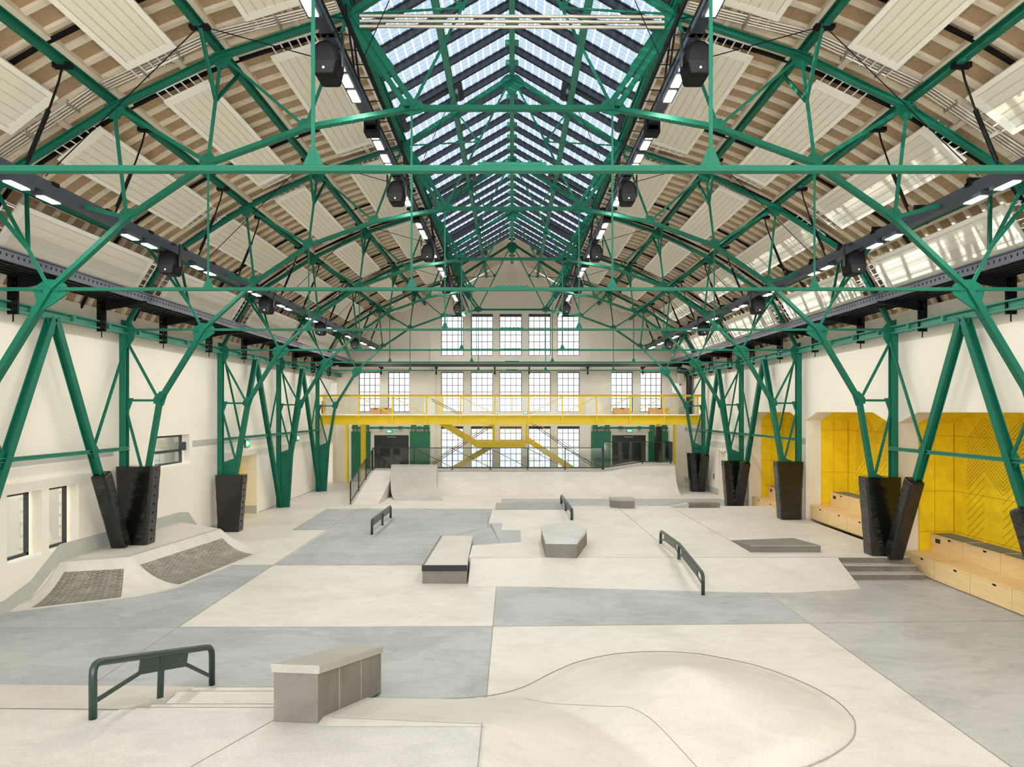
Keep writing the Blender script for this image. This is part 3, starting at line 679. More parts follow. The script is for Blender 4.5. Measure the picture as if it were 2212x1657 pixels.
# ---- lighting tracks, floodlights, loudspeakers
LIGHTS = []
def lamp_at(x, y, z, label, group, small=False):
    t = thing('floodlight', label, 'light', (x, y, z), group)
    w, l = (.13, .4) if not small else (.05, .34)
    h = MB().box(x - w / 2 - .03, x + w / 2 + .03, y - l / 2 - .06, y + l / 2 + .06, z, z + .08).build('housing', 'track_grey', t)
    MB().box(x - w / 2, x + w / 2, y - l / 2, y + l / 2, z - .012, z - .001).build('diffuser', 'lamp_glow', h)
    MB().box(x - .03, x + .03, y - .04, y + .04, z + .08, z + .12).build('mounting_bracket', 'track_black', t)
    if not small: LIGHTS.append((x, y, z - .03, w, l))
def speaker_proto(x, y, z, s, label, cat='loudspeaker'):
    t = thing('loudspeaker', label, cat, (x, y, z), 'black loudspeakers hung from the lighting tracks')
    prof = [(-.2, -.02), (-.15, -.24), (.15, -.24), (.2, -.02), (.2, .06)] + [(.2 * math.cos(a * PI / 8), .06 + .22 * math.sin(a * PI / 8)) for a in range(1, 8)] + [(-.2, .06)]
    m = MB(); m.prism([(x + px * .96, y - .12, z + pz) for px, pz in prof], (0, .42, 0)); m.build('cabinet', 'track_black', t, bevel=.05)
    m = MB(); m.prism([(x + px * .93, y - .17, z - .01 + pz * (.94 if pz < 0 else 0)) for px, pz in prof[:4]] , (0, .06, 0)); gr = m.build('grille', 'track_black', t, bevel=.015)
    MB().box(x - .015, x + .015, y - .176, y - .168, z - .17, z - .14).build('badge', 'white_plastic', gr)
    m = MB(); m.box(x - .02, x + .02, y + .05, y + .1, z + .2, z + .48); m.box(x - .12, x + .12, y + .02, y + .12, z + .42, z + .46); m.box(x - .23, x - .2, y + .02, y + .1, z - .05, z + .44); m.box(x + .2, x + .23, y + .02, y + .1, z - .05, z + .44); m.build('mounting_yoke', 'black_metal', t)
    return t
proto = None
for s in (-1, 1):
    # upper tracks beside the skylight
    x, z = s * 2.66, 9.58; y0, y1 = -6.0, 38.6
    tr = thing('lighting_track', 'black lighting truss beside the %s edge of the skylight' % SIDE[s], 'lighting track', (x, 20, z))
    MB().box(x - .09, x + .09, y0, y1, z, z + .17).build('light_channel', 'track_grey', tr)
    xi = x - s * .34; m = MB()
    for dx, dz in ((0, .05), (s * .1, .34), (s * .26, .12)): m.tube([(xi + dx, y0, z + dz), (xi + dx, y1, z + dz)], .028, 6)
    m.build('truss_tube', 'track_black', tr)
    m = MB(); y = y0; f = 0
    while y < y1 - .5:
        a, b = ((0, .05), (s * .1, .34));
        m.tube([(xi + (a if f else b)[0], y, z + (a if f else b)[1]), (xi + (b if f else a)[0], y + .45, z + (b if f else a)[1])], .012, 5); m.tube([(xi + s * .26, y, z + .12), (xi + s * .1, y + .45, z + .34)], .01, 5); y += .45; f ^= 1
    m.build('truss_lacing', 'track_black', tr)
    y = y0
    for k in range(1, 7):
        for dy in (-.2, .2): MB().tube([(x, TY[k] + dy, z + .1), (s * 2.86, TY[k] + dy, 11.15)], .018, 6).build('hanger_rod', 'track_black', tr)
    n = 0; ys = [6 * (k + f) for k in range(1, 6) for f in (.22, .31, .43, .52, .77, .86, .95)] + [37.3, 37.9, 38.4]
    for y in ys:
        lamp_at(x - s * .0, y, z - .12, 'white floodlight under the %s skylight truss, %s' % (SIDE[s], nth(n, len(ys))), 'floodlights under the %s skylight truss' % SIDE[s]); n += 1
    for k in range(1, 6):
        m = MB().box(x - .13, x + .13, 6 * (k + .2) - .14, 6 * (k + .2) + .14, z - .18, z + .14); m.box(x - .25, x + .25, 6 * (k + .2) - .03, 6 * (k + .2) + .03, z + .14, z + .2)
        tag(m.build('track_mounted_driver', 'track_black'), 'black driver box on the %s skylight truss, %s' % (SIDE[s], nth(k - 1, 5)), 'box', 'black driver boxes on the skylight trusses')
    for k in range(1, 6):
        lab = 'black loudspeaker under the %s skylight truss, %s' % (SIDE[s], nth(k - 1, 5)); pos = (x, 6 * (k + .66), z - .42)
        if proto is None: proto = speaker_proto(*pos, s, lab); PP = Vector(pos)
        else: copy_tree(proto, Vector(pos) - PP, lab)
    # side tracks along the lowest purlins
    x, z = s * 7.55, 7.66; y1 = 39.0; y0 = -6.0
    tr = thing('lighting_track', 'black lighting track along the lower %s side of the vault' % SIDE[s], 'lighting track', (x, 20, z))
    MB().box(x - .1, x + .1, y0, y1, z, z + .2).build('light_channel', 'track_grey', tr)
    m = MB(); m.tube([(x + s * .18, y0, z + .3), (x + s * .18, y1, z + .3)], .035, 7); m.build('truss_tube', 'track_black', tr)
    for q in range(29):
        yy = y0 + .8 + q * 1.5; m = MB(); m.box(x - .12, x + s * .2 + .04, yy, yy + .06, z + .18, z + .3); m.box(x - .12, x + .12, yy - .05, yy + .11, z + .16, z + .22); m.build('clamp', 'track_black', tr)
    ys = [6 * (k + f) for k in range(1, 6) for f in (.27, .39, .75, .87)] + [36.8, 37.5, 38.4]
    for n, y in enumerate(ys): lamp_at(x - s * .06, y, z - .09, 'white floodlight on the lower %s side track, %s' % (SIDE[s], nth(n, len(ys))), 'floodlights on the lower %s side track' % SIDE[s])
    for k in range(2, 6):
        lab = 'black loudspeaker on the lower %s side track, %s' % (SIDE[s], nth(k - 2, 4)); pos = (x - s * .05, 6 * (k + .53), z - .28)
        copy_tree(proto, Vector(pos) - PP, lab)
    # rods that carry the side track from the middle purlin
    n = 0
    for k in range(1, 7):
        for dy in (-1.3, 1.15):
            y = TY[k] + dy; m = MB().tube([(s * 7.0, y, 9.56), (s * 7.06, y, 9.3), (s * 7.2, y, 8.9), (s * 7.6, y, 7.9)], .018, 6); m.tube([(s * 7.22, y, 8.85), (s * 7.55, y, 8.05)], .035, 7)
            m.box(s * 7.0 - .14, s * 7.0 + .14, y - .05, y + .05, 9.5, 9.58)
            tag(m.build('hanger_rod', 'track_black'), 'black hanger rod from the middle %s purlin to the side track, %s' % (SIDE[s], nth(n, 12)), 'rod', 'black rods carrying the side lighting tracks'); n += 1
    n = 0
    for k in range(1, 7):                              # thin stay cables from the upper purlin
        y = TY[k] - .78; m = MB().tube([(s * 5.1, y, 10.45), (x, y - .1, z + .3)], .009, 5); m.box(s * 5.1 - .16, s * 5.1 + .16, y - .06, y + .06, 10.4, 10.46)
        tag(m.build('stay_cable', 'track_black'), 'thin cable from upper %s purlin to side track, %s' % (SIDE[s], nth(k - 1, 6)), 'cable', 'thin black stay cables')
        m = MB().tube([(s * 5.1, y, 10.45), (s * 2.7, y - .1, 9.75)], .009, 5)
        tag(m.build('stay_cable', 'track_black'), 'thin cable from upper %s purlin to skylight truss, %s' % (SIDE[s], nth(k - 1, 6)), 'cable', 'thin black stay cables')
        m = MB().tube([(s * 1.5, y, 12.0), (s * 2.5, y + .2, 9.95)], .008, 5)
        tag(m.build('stay_cable', 'track_black'), 'thin cable from %s skylight purlin down to its truss, %s' % (SIDE[s], nth(k - 1, 6)), 'cable', 'thin black stay cables')
    # dark seams across the vault either side of each truss
    n = 0
    for k in range(1, 7):
        for dy in (-1.35, 1.0):
            y = TY[k] + dy; m = MB()
            for (p, q) in zip(CURVE, CURVE[1:]): m.beam((s * p.x, y, p.y + .03), (s * q.x, y, q.y + .03), .07, .05)
            tag(m.build('ceiling_tie', 'track_black'), 'black steel strip across the %s vault, %s' % (SIDE[s], nth(n, 12)), 'steel strip', 'black steel strips across the vault'); n += 1

# ---- white acoustic panels in the vault
ROWS = [((3.5, 11.0), (4.46, 10.7), 'row beside the skylight'), ((5.62, 10.27), (6.44, 9.88), 'second row'), ((7.6, 9.42), (8.4, 8.8), 'third row'), ((9.1, 8.0), (9.72, 6.98), 'lowest row')]
for s in (-1, 1):
    for (p, q, rl) in ROWS:
        for k in range(1, 7):
            y0, y1 = TY[k] + .72, TY[k] + (5.5 if k < 6 else 4.0)
            a, b = Vector((s * p[0], 0, p[1])), Vector((s * q[0], 0, q[1])); d = (b - a).normalized(); nr = Vector((d.z, 0, -d.x)); nr = nr if nr.z < 0 else -nr
            L_ = (b - a).length; t = thing('acoustic_panel', 'white acoustic panel, %s vault, %s, %s' % (SIDE[s], rl, nth(k - 1, 6)), 'panel', ((a + b) / 2 + V(0, (y0 + y1) / 2, 0)), 'white acoustic panels in the vault')
            c = (a + b) / 2
            m = MB(); m.beam(c + V(0, y0, 0), c + V(0, y1, 0), L_, .05, nr)
            for (u0, u1) in ((0, .09), (L_ - .09, L_)): m.beam(a + d * (u0 + u1) / 2 + nr * .028 + V(0, y0, 0), a + d * (u0 + u1) / 2 + nr * .027 + V(0, y1, 0), u1 - u0, .007, nr)
            for yy in ((y0, y0 + .18), (y1 - .18, y1)): m.beam(c + nr * .028 + V(0, yy[0], 0), c + nr * .028 + V(0, yy[1], 0), L_, .007, nr)
            m.build('board', 'panel_white', t)
            m = MB(); w_ = (L_ - .2) / 5
            for g in range(5): m.beam(a + d * (.1 + w_ * (g + .5)) + nr * .027 + V(0, y0 + .19, 0), a + d * (.1 + w_ * (g + .5)) + nr * .027 + V(0, y1 - .19, 0), w_ - .03, .006, nr)
            m.build('perforated_field', 'panel_hole', t)
            m = MB()
            for g in range(6): m.beam(a + d * (.1 + w_ * g) + nr * .03 + V(0, y0 + .16, 0), a + d * (.1 + w_ * g) + nr * .03 + V(0, y1 - .16, 0), .008, .006, nr)
            m.build('groove', 'panel_groove', t)
            for yy in (y0, y1):
                m = MB(); ye = yy - .3 if yy == y0 else yy + .3; m.tube([a + d * .05 - nr * .02 + V(0, ye, 0), b - d * .05 - nr * .02 + V(0, ye, 0)], .016, 5)
                for g in range(6): m.tube([a + d * (.08 + g * .16) - nr * .02 + V(0, yy - .35 if yy == y0 else yy + .35, 0), a + d * (.08 + g * .16) - nr * .02 + V(0, yy, 0)], .014, 5)
                m.build('carrier_rod', 'white_plastic', t)

# ---- conduits along the second truss and across the skylight
ck = TY[2] - .17
for s in (-1, 1):
    t = thing('conduit_run', 'bundle of metal conduits following the second truss up the %s vault' % SIDE[s], 'conduit', (s * 6, ck, 9))
    pts = [(9.2, 8.12), (8.9, 8.45), (7.1, 9.66), (6.8, 9.8), (5.25, 10.52), (4.9, 10.64), (3.0, 11.1)]
    for q in range(4): MB().tube([(s * px, ck - q * .075 + .02, pz - .02) for px, pz in pts], .019, 6).build('pipe', 'steel', t)
    for px, pz in ((8.2, 8.92), (7.5, 9.43), (6.3, 10.03), (5.7, 10.33), (4.0, 10.87)): MB().box(s * px - .015, s * px + .015, ck - .26, ck + .1, pz - .1, pz - .02).build('clip', 'steel', t)
t = thing('conduit_run', 'three parallel metal conduits crossing under the skylight at the top', 'conduit', (0, ck, 10.9))
for q in range(3): MB().tube([(-2.62, ck, 10.78 + q * .09), (2.62, ck, 10.76 + q * .09)], .03, 8).build('pipe', 'steel', t)
# ================================================================ SKATE OBSTACLES
def dseg(p, a, b):
    ax, ay = a; bx, by = b; dx, dy = bx - ax, by - ay; l = dx * dx + dy * dy
    t = max(0, min(1, ((p[0] - ax) * dx + (p[1] - ay) * dy) / l)) if l else 0
    return math.hypot(p[0] - ax - dx * t, p[1] - ay - dy * t)
def inside(p, poly):
    r = False; j = len(poly) - 1
    for i in range(len(poly)):
        (xi, yi), (xj, yj) = poly[i], poly[j]
        if (yi > p[1]) != (yj > p[1]) and p[0] < (xj - xi) * (p[1] - yi) / (yj - yi) + xi: r = not r
        j = i
    return r
sm = lambda t: (lambda u: u * u * (3 - 2 * u))(max(0, min(1, t)))
# ---- near platform with bank, stairs, hump
PZ = .6
t = thing('skate_platform', 'raised concrete platform along the bottom edge of the picture at left', 'skate platform', (-5, 6, 0))
m = MB(); m.prism([(-10.38, 2.5, 0), (-.29, 2.5, 0), (-.29, 7.9, 0), (-2.2, 8.1, 0), (-4.65, 8.27, 0), (-10.38, 8.4, 0)], (0, 0, PZ)); m.build('deck', 'platform_grey', t)
for a, b in (((-2.73, 8.0), (-3.4, 6.5)), ((-4.68, 8.25), (-10.3, 8.38)), ((-.34, 7.9), (-.34, 6.2)), ((-2.1, 8.05), (-.34, 7.88))): MB().beam((*a, PZ + .002), (*b, PZ + .002), .012, .006).build('saw_cut', 'joint_dark', t)
P = [[(x, 8.27 + (8.4 - 8.27) * (x + 4.65) / (-5.73) + (10.5 - 8.3) * v - .02 * 0, PZ * (1 - v) + .004 - .03 * math.sin(PI * v)) for v in [i / 8 for i in range(9)]] for x in (-10.38, -8, -6, -4.66)]
m = MB(); m.grid(P); m.add([P[-1][0], P[-1][-1], (-4.66, 8.27, 0)], [(0, 1, 2)]); tag(m.build('skate_bank', 'ramp_concrete'), 'low sloping bank left of the stairs with the near green rail', 'skate bank')
t = thing('concrete_stairs', 'flat concrete steps going down beside the large near ledge', 'stairs', (-3.5, 9, 0))
ys = [8.27, 8.63, 9.02, 9.73, 10.18]
for i in range(4): MB().box(-4.65, -2.35, ys[i] - (.0 if i == 0 else .0), ys[i + 1], 0, PZ - .12 * (i + 1)).build('step', 'floor_beige', t)
for i in range(1, 5): MB().box(-4.65, -2.6, ys[i] - .03, ys[i] - .015, PZ - .12 * i, PZ - .12 * i + .003).build('step_joint', 'joint_dark', t)
OUT = [gz(*p) for p in [(800, 1514), (940, 1512), (1060, 1503), (1130, 1485), (1190, 1455), (1250, 1430), (1330, 1413), (1420, 1408), (1500, 1412), (1560, 1422), (1640, 1440), (1730, 1473), (1800, 1510), (1838, 1545), (1848, 1570), (1840, 1600), (1800, 1632), (1740, 1660), (1640, 1700)]]
def smooth(P, n=5):
    P = [Vector((*p, 0)) for p in P]; P = [P[0]] + P + [P[-1]]; out = []
    for i in range(1, len(P) - 2):
        for j in range(n):
            u = j / n; a, b, c, d = P[i - 1:i + 3]; out.append(.5 * (2 * b + (c - a) * u + (2 * a - 5 * b + 4 * c - d) * u * u + (3 * b - a - 3 * c + d) * u ** 3))
    return [(p.x, p.y) for p in out + [P[-2]]]
OUT = smooth(OUT)
POLY = OUT + [(2.2, 5.6), (-2.2, 5.6), (-2.3, 9.9)]
def hump(x, y):
    if not inside((x, y), POLY): return -.01
    d = min(dseg((x, y), a, b) for a, b in zip(OUT, OUT[1:]))
    dx, dy = max(0, x + .29), max(0, y - (7.9 if x > -.29 else 7.9 - (x + .29) * .1)); q = math.hypot(dx, dy)
    zp = PZ * max(0, 1 - q / 2.25) if q > 0 else PZ
    r = math.hypot(x - 2.38, (y - 9.65) * .98); r = math.sqrt(r * r + .03)
    zm = .66 * max(0, 1 - r / 2.35) ** 1.25
    k = .035; z = max(zp, zm) + max(0, k - abs(zp - zm)) ** 2 / (4 * k)
    return z * sm(d / .35) + .003
N1, N2 = 150, 140
P = [[(-2.2 + 7.1 * i / N1, 5.7 + 6.6 * j / N2, 0) for j in range(N2 + 1)] for i in range(N1 + 1)]
P = [[(x, y, hump(x, y)) for x, y, _ in r] for r in P]
m = MB(); vs = [p for r in P for p in r]; fs = []
for i in range(N1):
    for j in range(N2):
        q = (i * (N2 + 1) + j, (i + 1) * (N2 + 1) + j, (i + 1) * (N2 + 1) + j + 1, i * (N2 + 1) + j + 1)
        if sum(vs[a][2] > 0 for a in q) >= 3 and not all(vs[a][0] < -.3 and vs[a][1] < 7.85 for a in q): fs.append(q)
m.add(vs, fs)
t = thing('skate_hump', 'rounded concrete hump rising from the floor at lower right centre', 'skate hump', (2.38, 9.65, 0))
o = m.build('mound', 'ramp_concrete', t, smooth=True, fix=False)
m = MB().tube([(*a, .007) for a in OUT], .007, 5); m.build('saw_cut', 'joint_dark', t)
CR = [(1135, 1489), (1180, 1502), (1240, 1518), (1310, 1536), (1360, 1547), (1410, 1572), (1470, 1615), (1530, 1660)]
cr = [gz(a, b, .2) for a, b in CR]
MB().tube([(*a, hump(*a)) for a in smooth(cr)], .006, 5).build('saw_cut', 'joint_dark', t)

# ---- grind rails
def rail(label, pts, posts, r=.042, plates=(), group='dark green grind rails'):
    t = thing('grind_rail', label, 'grind rail', posts[0][0], group)
    # bar with rounded bends, ends running down into the outer posts
    P = [Vector(p) for p in pts]; path = [P[0]]
    for i in range(1, len(P) - 1):
        a, b, c = P[i - 1], P[i], P[i + 1]; d = .14
        p0 = b + (a - b).normalized() * d; p1 = b + (c - b).normalized() * d
        path += [p0.lerp(b, 0) * (1 - s) ** 2 + b * 2 * s * (1 - s) + p1 * s * s for s in (0, .25, .5, .75, 1)]
    path.append(P[-1]); MB().tube(path, r, 10).build('bar', 'rail_green', t, smooth=True)
    for a, b in posts: MB().tube([a, b], r * .95, 10).tube([a, Vector(a) + V(0, 0, .012)], r * 1.2, 10).build('post', 'rail_green', t)
    for (a, b, hgt, e0, e1) in plates:
        a, b = Vector(a), Vector(b); p0, p1 = a.lerp(b, e0), a.lerp(b, e1)
        m = MB(); m.beam(p0 - V(0, 0, hgt / 2 + r * .6), p1 - V(0, 0, hgt / 2 + r * .6), .022, hgt)
        m.build('stiffener_plate', 'rail_green', t)
        for p, q in ((p0, a), (p1, b)):
            if abs(e0) < .01 and p is p0: continue
            MB().beam(p - V(0, 0, hgt + .01), (q.x, q.y, q.z - .46 if (a - b).length > 2.3 else q.z - .26), .022, .05).build('strut', 'rail_green', t)
    return t
def zt(px, py, y): return CZ + (HY - py) * y / F
a0, b0 = V(-4.84, 8.02, PZ), V(-4.55, 10.53, 0); a1, b1 = V(-4.84, 8.02, zt(200, 1432, 8.02)), V(-4.55, 10.53, zt(458, 1397, 10.53))
mb_ = V(-4.715, 9.3, .24)
rail('dark green rail beside the flat steps in the left foreground', [a0, a1, b1, b0], [(mb_, a1.lerp(b1, .51))], r=.045, plates=[(a1, b1, .2, .33, .74)])
a0, b0 = V(-4.72, 23.4, 0), V(-4.72, 27.0, 0)
rail('straight low flat rail on the grey floor at centre left', [a0, a0 + V(0, 0, .5), b0 + V(0, 0, .48), b0], [(V(-4.72, 25.3, 0), V(-4.72, 25.3, .49))], plates=[(a0 + V(0, 0, .5), V(-4.72, 25.3, .49), .2, .08, .9), (V(-4.72, 25.3, .49), b0 + V(0, 0, .48), .2, .08, .9)])
z2 = .42
p0, p1, p2 = V(4.2, 19.6, z2), V(4.22, 17.55, z2), V(4.32, 15.7, 0)
q0, q1, q2 = V(4.2, 19.6, zt(0, 1147, 19.6)), V(4.22, 17.55, zt(0, 1175, 17.55)), V(4.32, 15.7, zt(0, 1240, 15.7))
rail('kinked rail bending down over the bank from the raised platform', [p0, q0, q1, q2, p2], [(p1, q1)], plates=[(q0, q1, .17, .2, .85), (q1, q2, .2, .12, .8)])
a0, b0 = V(2.06, 23.9, z2), V(2.0, 28.1, z2)
rail('low rail on the far half of the raised platform behind the five-sided ledge', [a0, a0 + V(0, 0, .36), b0 + V(0, 0, .34), b0], [(V(2.03, 26.1, z2), V(2.03, 26.1, z2 + .35))], r=.05, plates=[(a0 + V(0, 0, .36), b0 + V(0, 0, .34), .14, .04, .96)])

# ---- sloping ledge in the foreground
t = thing('concrete_ledge', 'big sloping concrete ledge with pale coping in the near left foreground', 'ledge', (-2.3, 9, 0))
A = [(-2.73, 7.95), (-2.21, 7.9)]; B = [(-2.42, 10.3), (-1.93, 10.25)]; zA, zB = 1.27, .68
def ledge_pts(g, zl): return [(A[0][0] - g, A[0][1] - g, 0), (A[1][0] + g, A[1][1] - g, 0), (B[1][0] + g, B[1][1] + g, 0), (B[0][0] - g, B[0][1] + g, 0)]
q = ledge_pts(0, 0)
MB().hexa([(x, y, z) for (x, y, _), z in zip(q, (.6, .6, 0, 0))] + [(x, y, z) for (x, y, _), z in zip(q, (zA - .1, zA - .1, zB - .1, zB - .1))]).build('body', 'ledge_concrete', t, bevel=.01)
q = ledge_pts(.025, 0)
MB().hexa([(x, y, z) for (x, y, _), z in zip(q, (zA - .1, zA - .1, zB - .1, zB - .1))] + [(x, y, z) for (x, y, _), z in zip(q, (zA, zA, zB, zB))]).build('coping', 'terrazzo', t, bevel=.008)
m = MB()
for f in (.28, .62):
    x = A[1][0] + (B[1][0] - A[1][0]) * f + .001; y = A[1][1] + (B[1][1] - A[1][1]) * f; m.box(x, x + .004, y, y + .015, .6 * (1 - f), zA - .1 + (zB - zA) * f)
m.build('form_seam', 'quarter_grey', t)

# ---- raised platform in the middle right with bank, steps, brick strip
PL = [(-1.1, 17.7), (8.3, 17.75), (8.35, 17.77), (10.18, 17.77), (10.18, 27.4), (2.2, 27.4), (1.6, 26.9), (-.75, 26.6), (-.78, 23.2), (-.33, 23.2), (-.33, 21.85), (.26, 21.85), (.26, 19.9), (-1.1, 19.35)]
t = thing('skate_platform', 'low raised beige platform filling the middle right of the hall', 'skate platform', (4, 22, 0))
MB().prism([(x, y, 0) for x, y in PL], (0, 0, z2)).build('deck', 'floor_beige', t)
for a, b in (((-1.1, 17.72), (8.3, 17.77)), ((4.22, 17.6), (4.1, 27.3)), ((6.3, 20), (6.2, 27.3))): MB().beam((*a, z2 + .002), (*b, z2 + .002), .014, .006).build('saw_cut', 'joint_dark', t)
m = MB(); m.prism([(.265, 19.85, 0), (.265, 21.85, 0), (-.33, 21.85, 0), (-.33, 23.19, 0), (-.7, 23.19, 0), (-.33, 19.6, 0)], (0, 0, z2 + .003))
m.add([(-.33, 19.6, z2 + .003), (-.33, 23.19, z2 + .003), (-2.1, 23.19, .004), (-2.0, 20.72, .004), (-1.12, 20.72, .22), (-1.12, 19.36, .22)], [(0, 1, 2, 3), (0, 3, 4), (0, 4, 5)])
tag(m.build('skate_bank', 'floor_grey', fix=False), 'grey slope between the box ledge and the left edge of the middle platform', 'skate bank')
P = [[(-.65 + 2.8 * i / 6, 26.4 + 1.9 * j, z2 + .008 - (.0 if j == 0 else .0)) for j in (0, 1)] for i in range(7)]
bt = MB(); bt.grid(P, 0, [[(p[0], p[1]) for p in r] for r in P]); bt.build('brick_strip', 'brick_strip', t)
MB().prism([(-.8, 26.5, 0), (2.3, 27.3, 0), (2.3, 28.3, 0), (-.8, 28.3, 0)], (0, 0, z2 - .001)).build('rear_deck', 'floor_beige', t)
m = MB(); P = []
for i in range(25):
    x = -1.05 + 9.35 * i / 24; row = []
    for j in range(9):
        v = j / 8; yt = 16.45 - .55 * max(0, min(1, (x - .4) / 5)) + (.35 * max(0, (x - 6.5) / 1.7)); row.append((x + (-.12 * v if i == 24 else 0), 17.72 + (yt - 17.72) * v, z2 * (1 - v) ** 1.15 + .003))
    P.append(row)
m.grid(P); m.add([P[-1][0], P[-1][-1], (8.3, 17.7, 0)], [(0, 1, 2)])
b = MB(); tag(m.build('skate_bank', 'ramp_concrete'), 'wide gentle bank up to the middle platform in front of the five-sided ledge', 'skate bank')
t = thing('concrete_stairs', 'three dark-edged concrete steps beside the wooden bench at right', 'stairs', (9.3, 17.4, 0))
for i, (ya, yb) in enumerate(((17.1, 17.43), (17.43, 17.76))):
    MB().box(8.36 + (.06 if i == 0 else 0) * 0, 10.18, ya, 17.76, .14 * i, .14 * (i + 1) - .012).build('riser', 'stair_riser', t); MB().box(8.36, 10.18, ya - .012, yb, .14 * (i + 1) - .012, .14 * (i + 1)).build('tread', 'floor_warm_grey', t)
MB().box(8.36, 10.18, 17.755, 17.77, .28, z2 - .01).build('riser', 'stair_riser', t)

# box ledge with dark steel edge
t = thing('concrete_ledge', 'long flat box ledge with a dark steel edge left of the middle bank', 'ledge', (-1.65, 18.6, 0))
q = [(-2.16, 16.75), (-1.09, 16.72), (-1.17, 20.7), (-2.12, 20.7)]
MB().prism([(x, y, 0) for x, y in q], (0, 0, .31)).build('body', 'ledge_concrete', t)
MB().prism([(x, y, .31) for x, y in q], (0, 0, .135)).build('cap', 'quarter_top', t)
m = MB(); m.box(-2.17, -1.08, 16.7, 16.75, .31, .447); m.build('steel_edge', 'black_metal', t)
MB().prism([(-2.175, 16.74, .31), (-2.11, 16.74, .31), (-2.07, 20.7, .31), (-2.13, 20.7, .31)], (0, 0, .138)).build('side_edge', 'ledge_concrete', t)
# five-sided ledge
t = thing('concrete_ledge', 'five-sided concrete ledge with a shiny top in the middle of the platform', 'ledge', (1.4, 18.8, z2))
q = [(.86, 17.72), (1.66, 17.68), (2.1, 19.5), (1.75, 20.6), (.84, 20.0)]
MB().prism([(x, y, z2) for x, y in q], (0, 0, .35)).build('body', 'ledge_concrete', t)
c = (1.4, 19.2); MB().prism([(x + (x - c[0]) * .02, y + (y - c[1]) * .012, z2 + .35) for x, y in q], (0, 0, .1)).build('cap', 'polished_top', t, bevel=.006)
# manual pad
t = thing('manual_pad', 'low flat wedge-ended concrete pad on the platform before the steps', 'pad', (7.2, 18.8, z2))
m = MB(); m.hexa([(6.32, 18.4, z2), (8.18, 18.4, z2), (7.9, 19.5, z2), (6.32, 20.1, z2), (6.34, 18.4, z2 + .18), (8.18, 18.4, z2 + .18), (7.9, 19.5, z2 + .18), (6.32, 20.1, z2 + .004)])
m.build('body', 'ledge_concrete', t)
m = MB(); m.beam((6.33, 18.385, z2 + .175), (8.19, 18.385, z2 + .175), .03, .014); m.build('edge_strip', 'terrazzo', t)
for (x0, x1, xl, y, d, h, lab, bm) in ((4.15, 4.73, 3.83, 26.75, .55, .37, 'small dark concrete box at the back of the platform', 'ledge_concrete'), (6.85, 8.05, 6.28, 26.9, .4, .17, 'flat dark pad with a grey wedge at the back right of the platform', 'stair_riser')):
    t = thing('concrete_block', lab, 'block', ((x0 + x1) / 2, y, z2))
    if h > .3:
        MB().prism([(x0, y, z2), (x1, y, z2), (x1, y + d, z2), (xl, y + d, z2), (xl, y + .25, z2)], (0, 0, h - .09)).build('body', bm, t)
        MB().prism([(x0, y - .01, z2 + h - .09), (x1 + .01, y - .01, z2 + h - .09), (x1 + .01, y + d, z2 + h - .09), (xl - .01, y + d, z2 + h - .09), (xl - .01, y + .25, z2 + h - .09)], (0, 0, .1)).build('cap', 'terrazzo', t)
    else:
        MB().box(x0, x1, y, y + d, z2, z2 + h).build('body', bm, t)
        MB().hexa([(xl, y, z2), (x0, y, z2), (x0, y + d, z2), (xl, y + d, z2), (xl, y, z2 + .04), (x0, y, z2 + h), (x0, y + d, z2 + h), (xl, y + d, z2 + .04)]).build('wedge', 'quarter_grey', t)

# ---- brick-faced bank against the left wall
DZ = .7
LP = [(-10.385, 15.95), (-9.11, 16.43), (-8.56, 20.4), (-10.385, 21.7)]
def pairs():
    out = []; lerp = lambda a, b, t: (a[0] + (b[0] - a[0]) * t, a[1] + (b[1] - a[1]) * t)
    T = [(-10.385, 14.35), (-8.6, 15.42), (-7.86, 16.44), (-7.36, 20.3), (-7.55, 21.7), (-8.4, 22.6), (-10.385, 23.2)]
    for i in range(9): out.append((lerp(LP[0], LP[1], i / 8), lerp(T[0], T[1], i / 8)))
    for i in range(1, 7): out.append((LP[1], tuple(p * (1 - i / 6) ** 2 + c_ * 2 * i / 6 * (1 - i / 6) + q_ * (i / 6) ** 2 for p, c_, q_ in zip(T[1], (-8.15, 15.72), T[2]))))
    for i in range(1, 17): out.append((lerp(LP[1], LP[2], i / 16), lerp(T[2], T[3], i / 16)))
    for i in range(1, 7): out.append((LP[2], tuple(p * (1 - i / 6) ** 2 + c_ * 2 * i / 6 * (1 - i / 6) + q_ * (i / 6) ** 2 for p, c_, q_ in zip(T[3], (-7.3, 21.9), T[5]))))
    for i in range(1, 9): out.append((lerp(LP[2], LP[3], i / 8), lerp(T[5], T[6], i / 8)))
    return out
def qz(h, L, H): R = (L * L + H * H) / (2 * H); return R - math.sqrt(max(0, R * R - (h * L) ** 2))
PR = pairs(); t = thing('brick_bank', 'concrete bank with two dark brick panels against the left wall', 'skate bank', (-9, 18.5, 0))
def bank_pt(l, tt, h, off=0.0):
    L = math.hypot(l[0] - tt[0], l[1] - tt[1]); z = qz(h, L, DZ)
    nx, ny = (tt[0] - l[0]) / L, (tt[1] - l[1]) / L; sl = 2 * z / max(h * L, 1e-3) ; n = 1 / math.sqrt(1 + sl * sl)
    return (tt[0] + (l[0] - tt[0]) * h + nx * off * sl * n, tt[1] + (l[1] - tt[1]) * h + ny * off * sl * n, z + off * n + .003)
P = [[bank_pt(l, q, h / 12) for h in range(13)] for l, q in PR]
m = MB(); m.grid(P); m.build('slope', 'ramp_concrete', t, smooth=True)
MB().prism([(x, y, 0) for x, y in LP], (0, 0, DZ + .002)).build('deck', 'ramp_concrete', t)
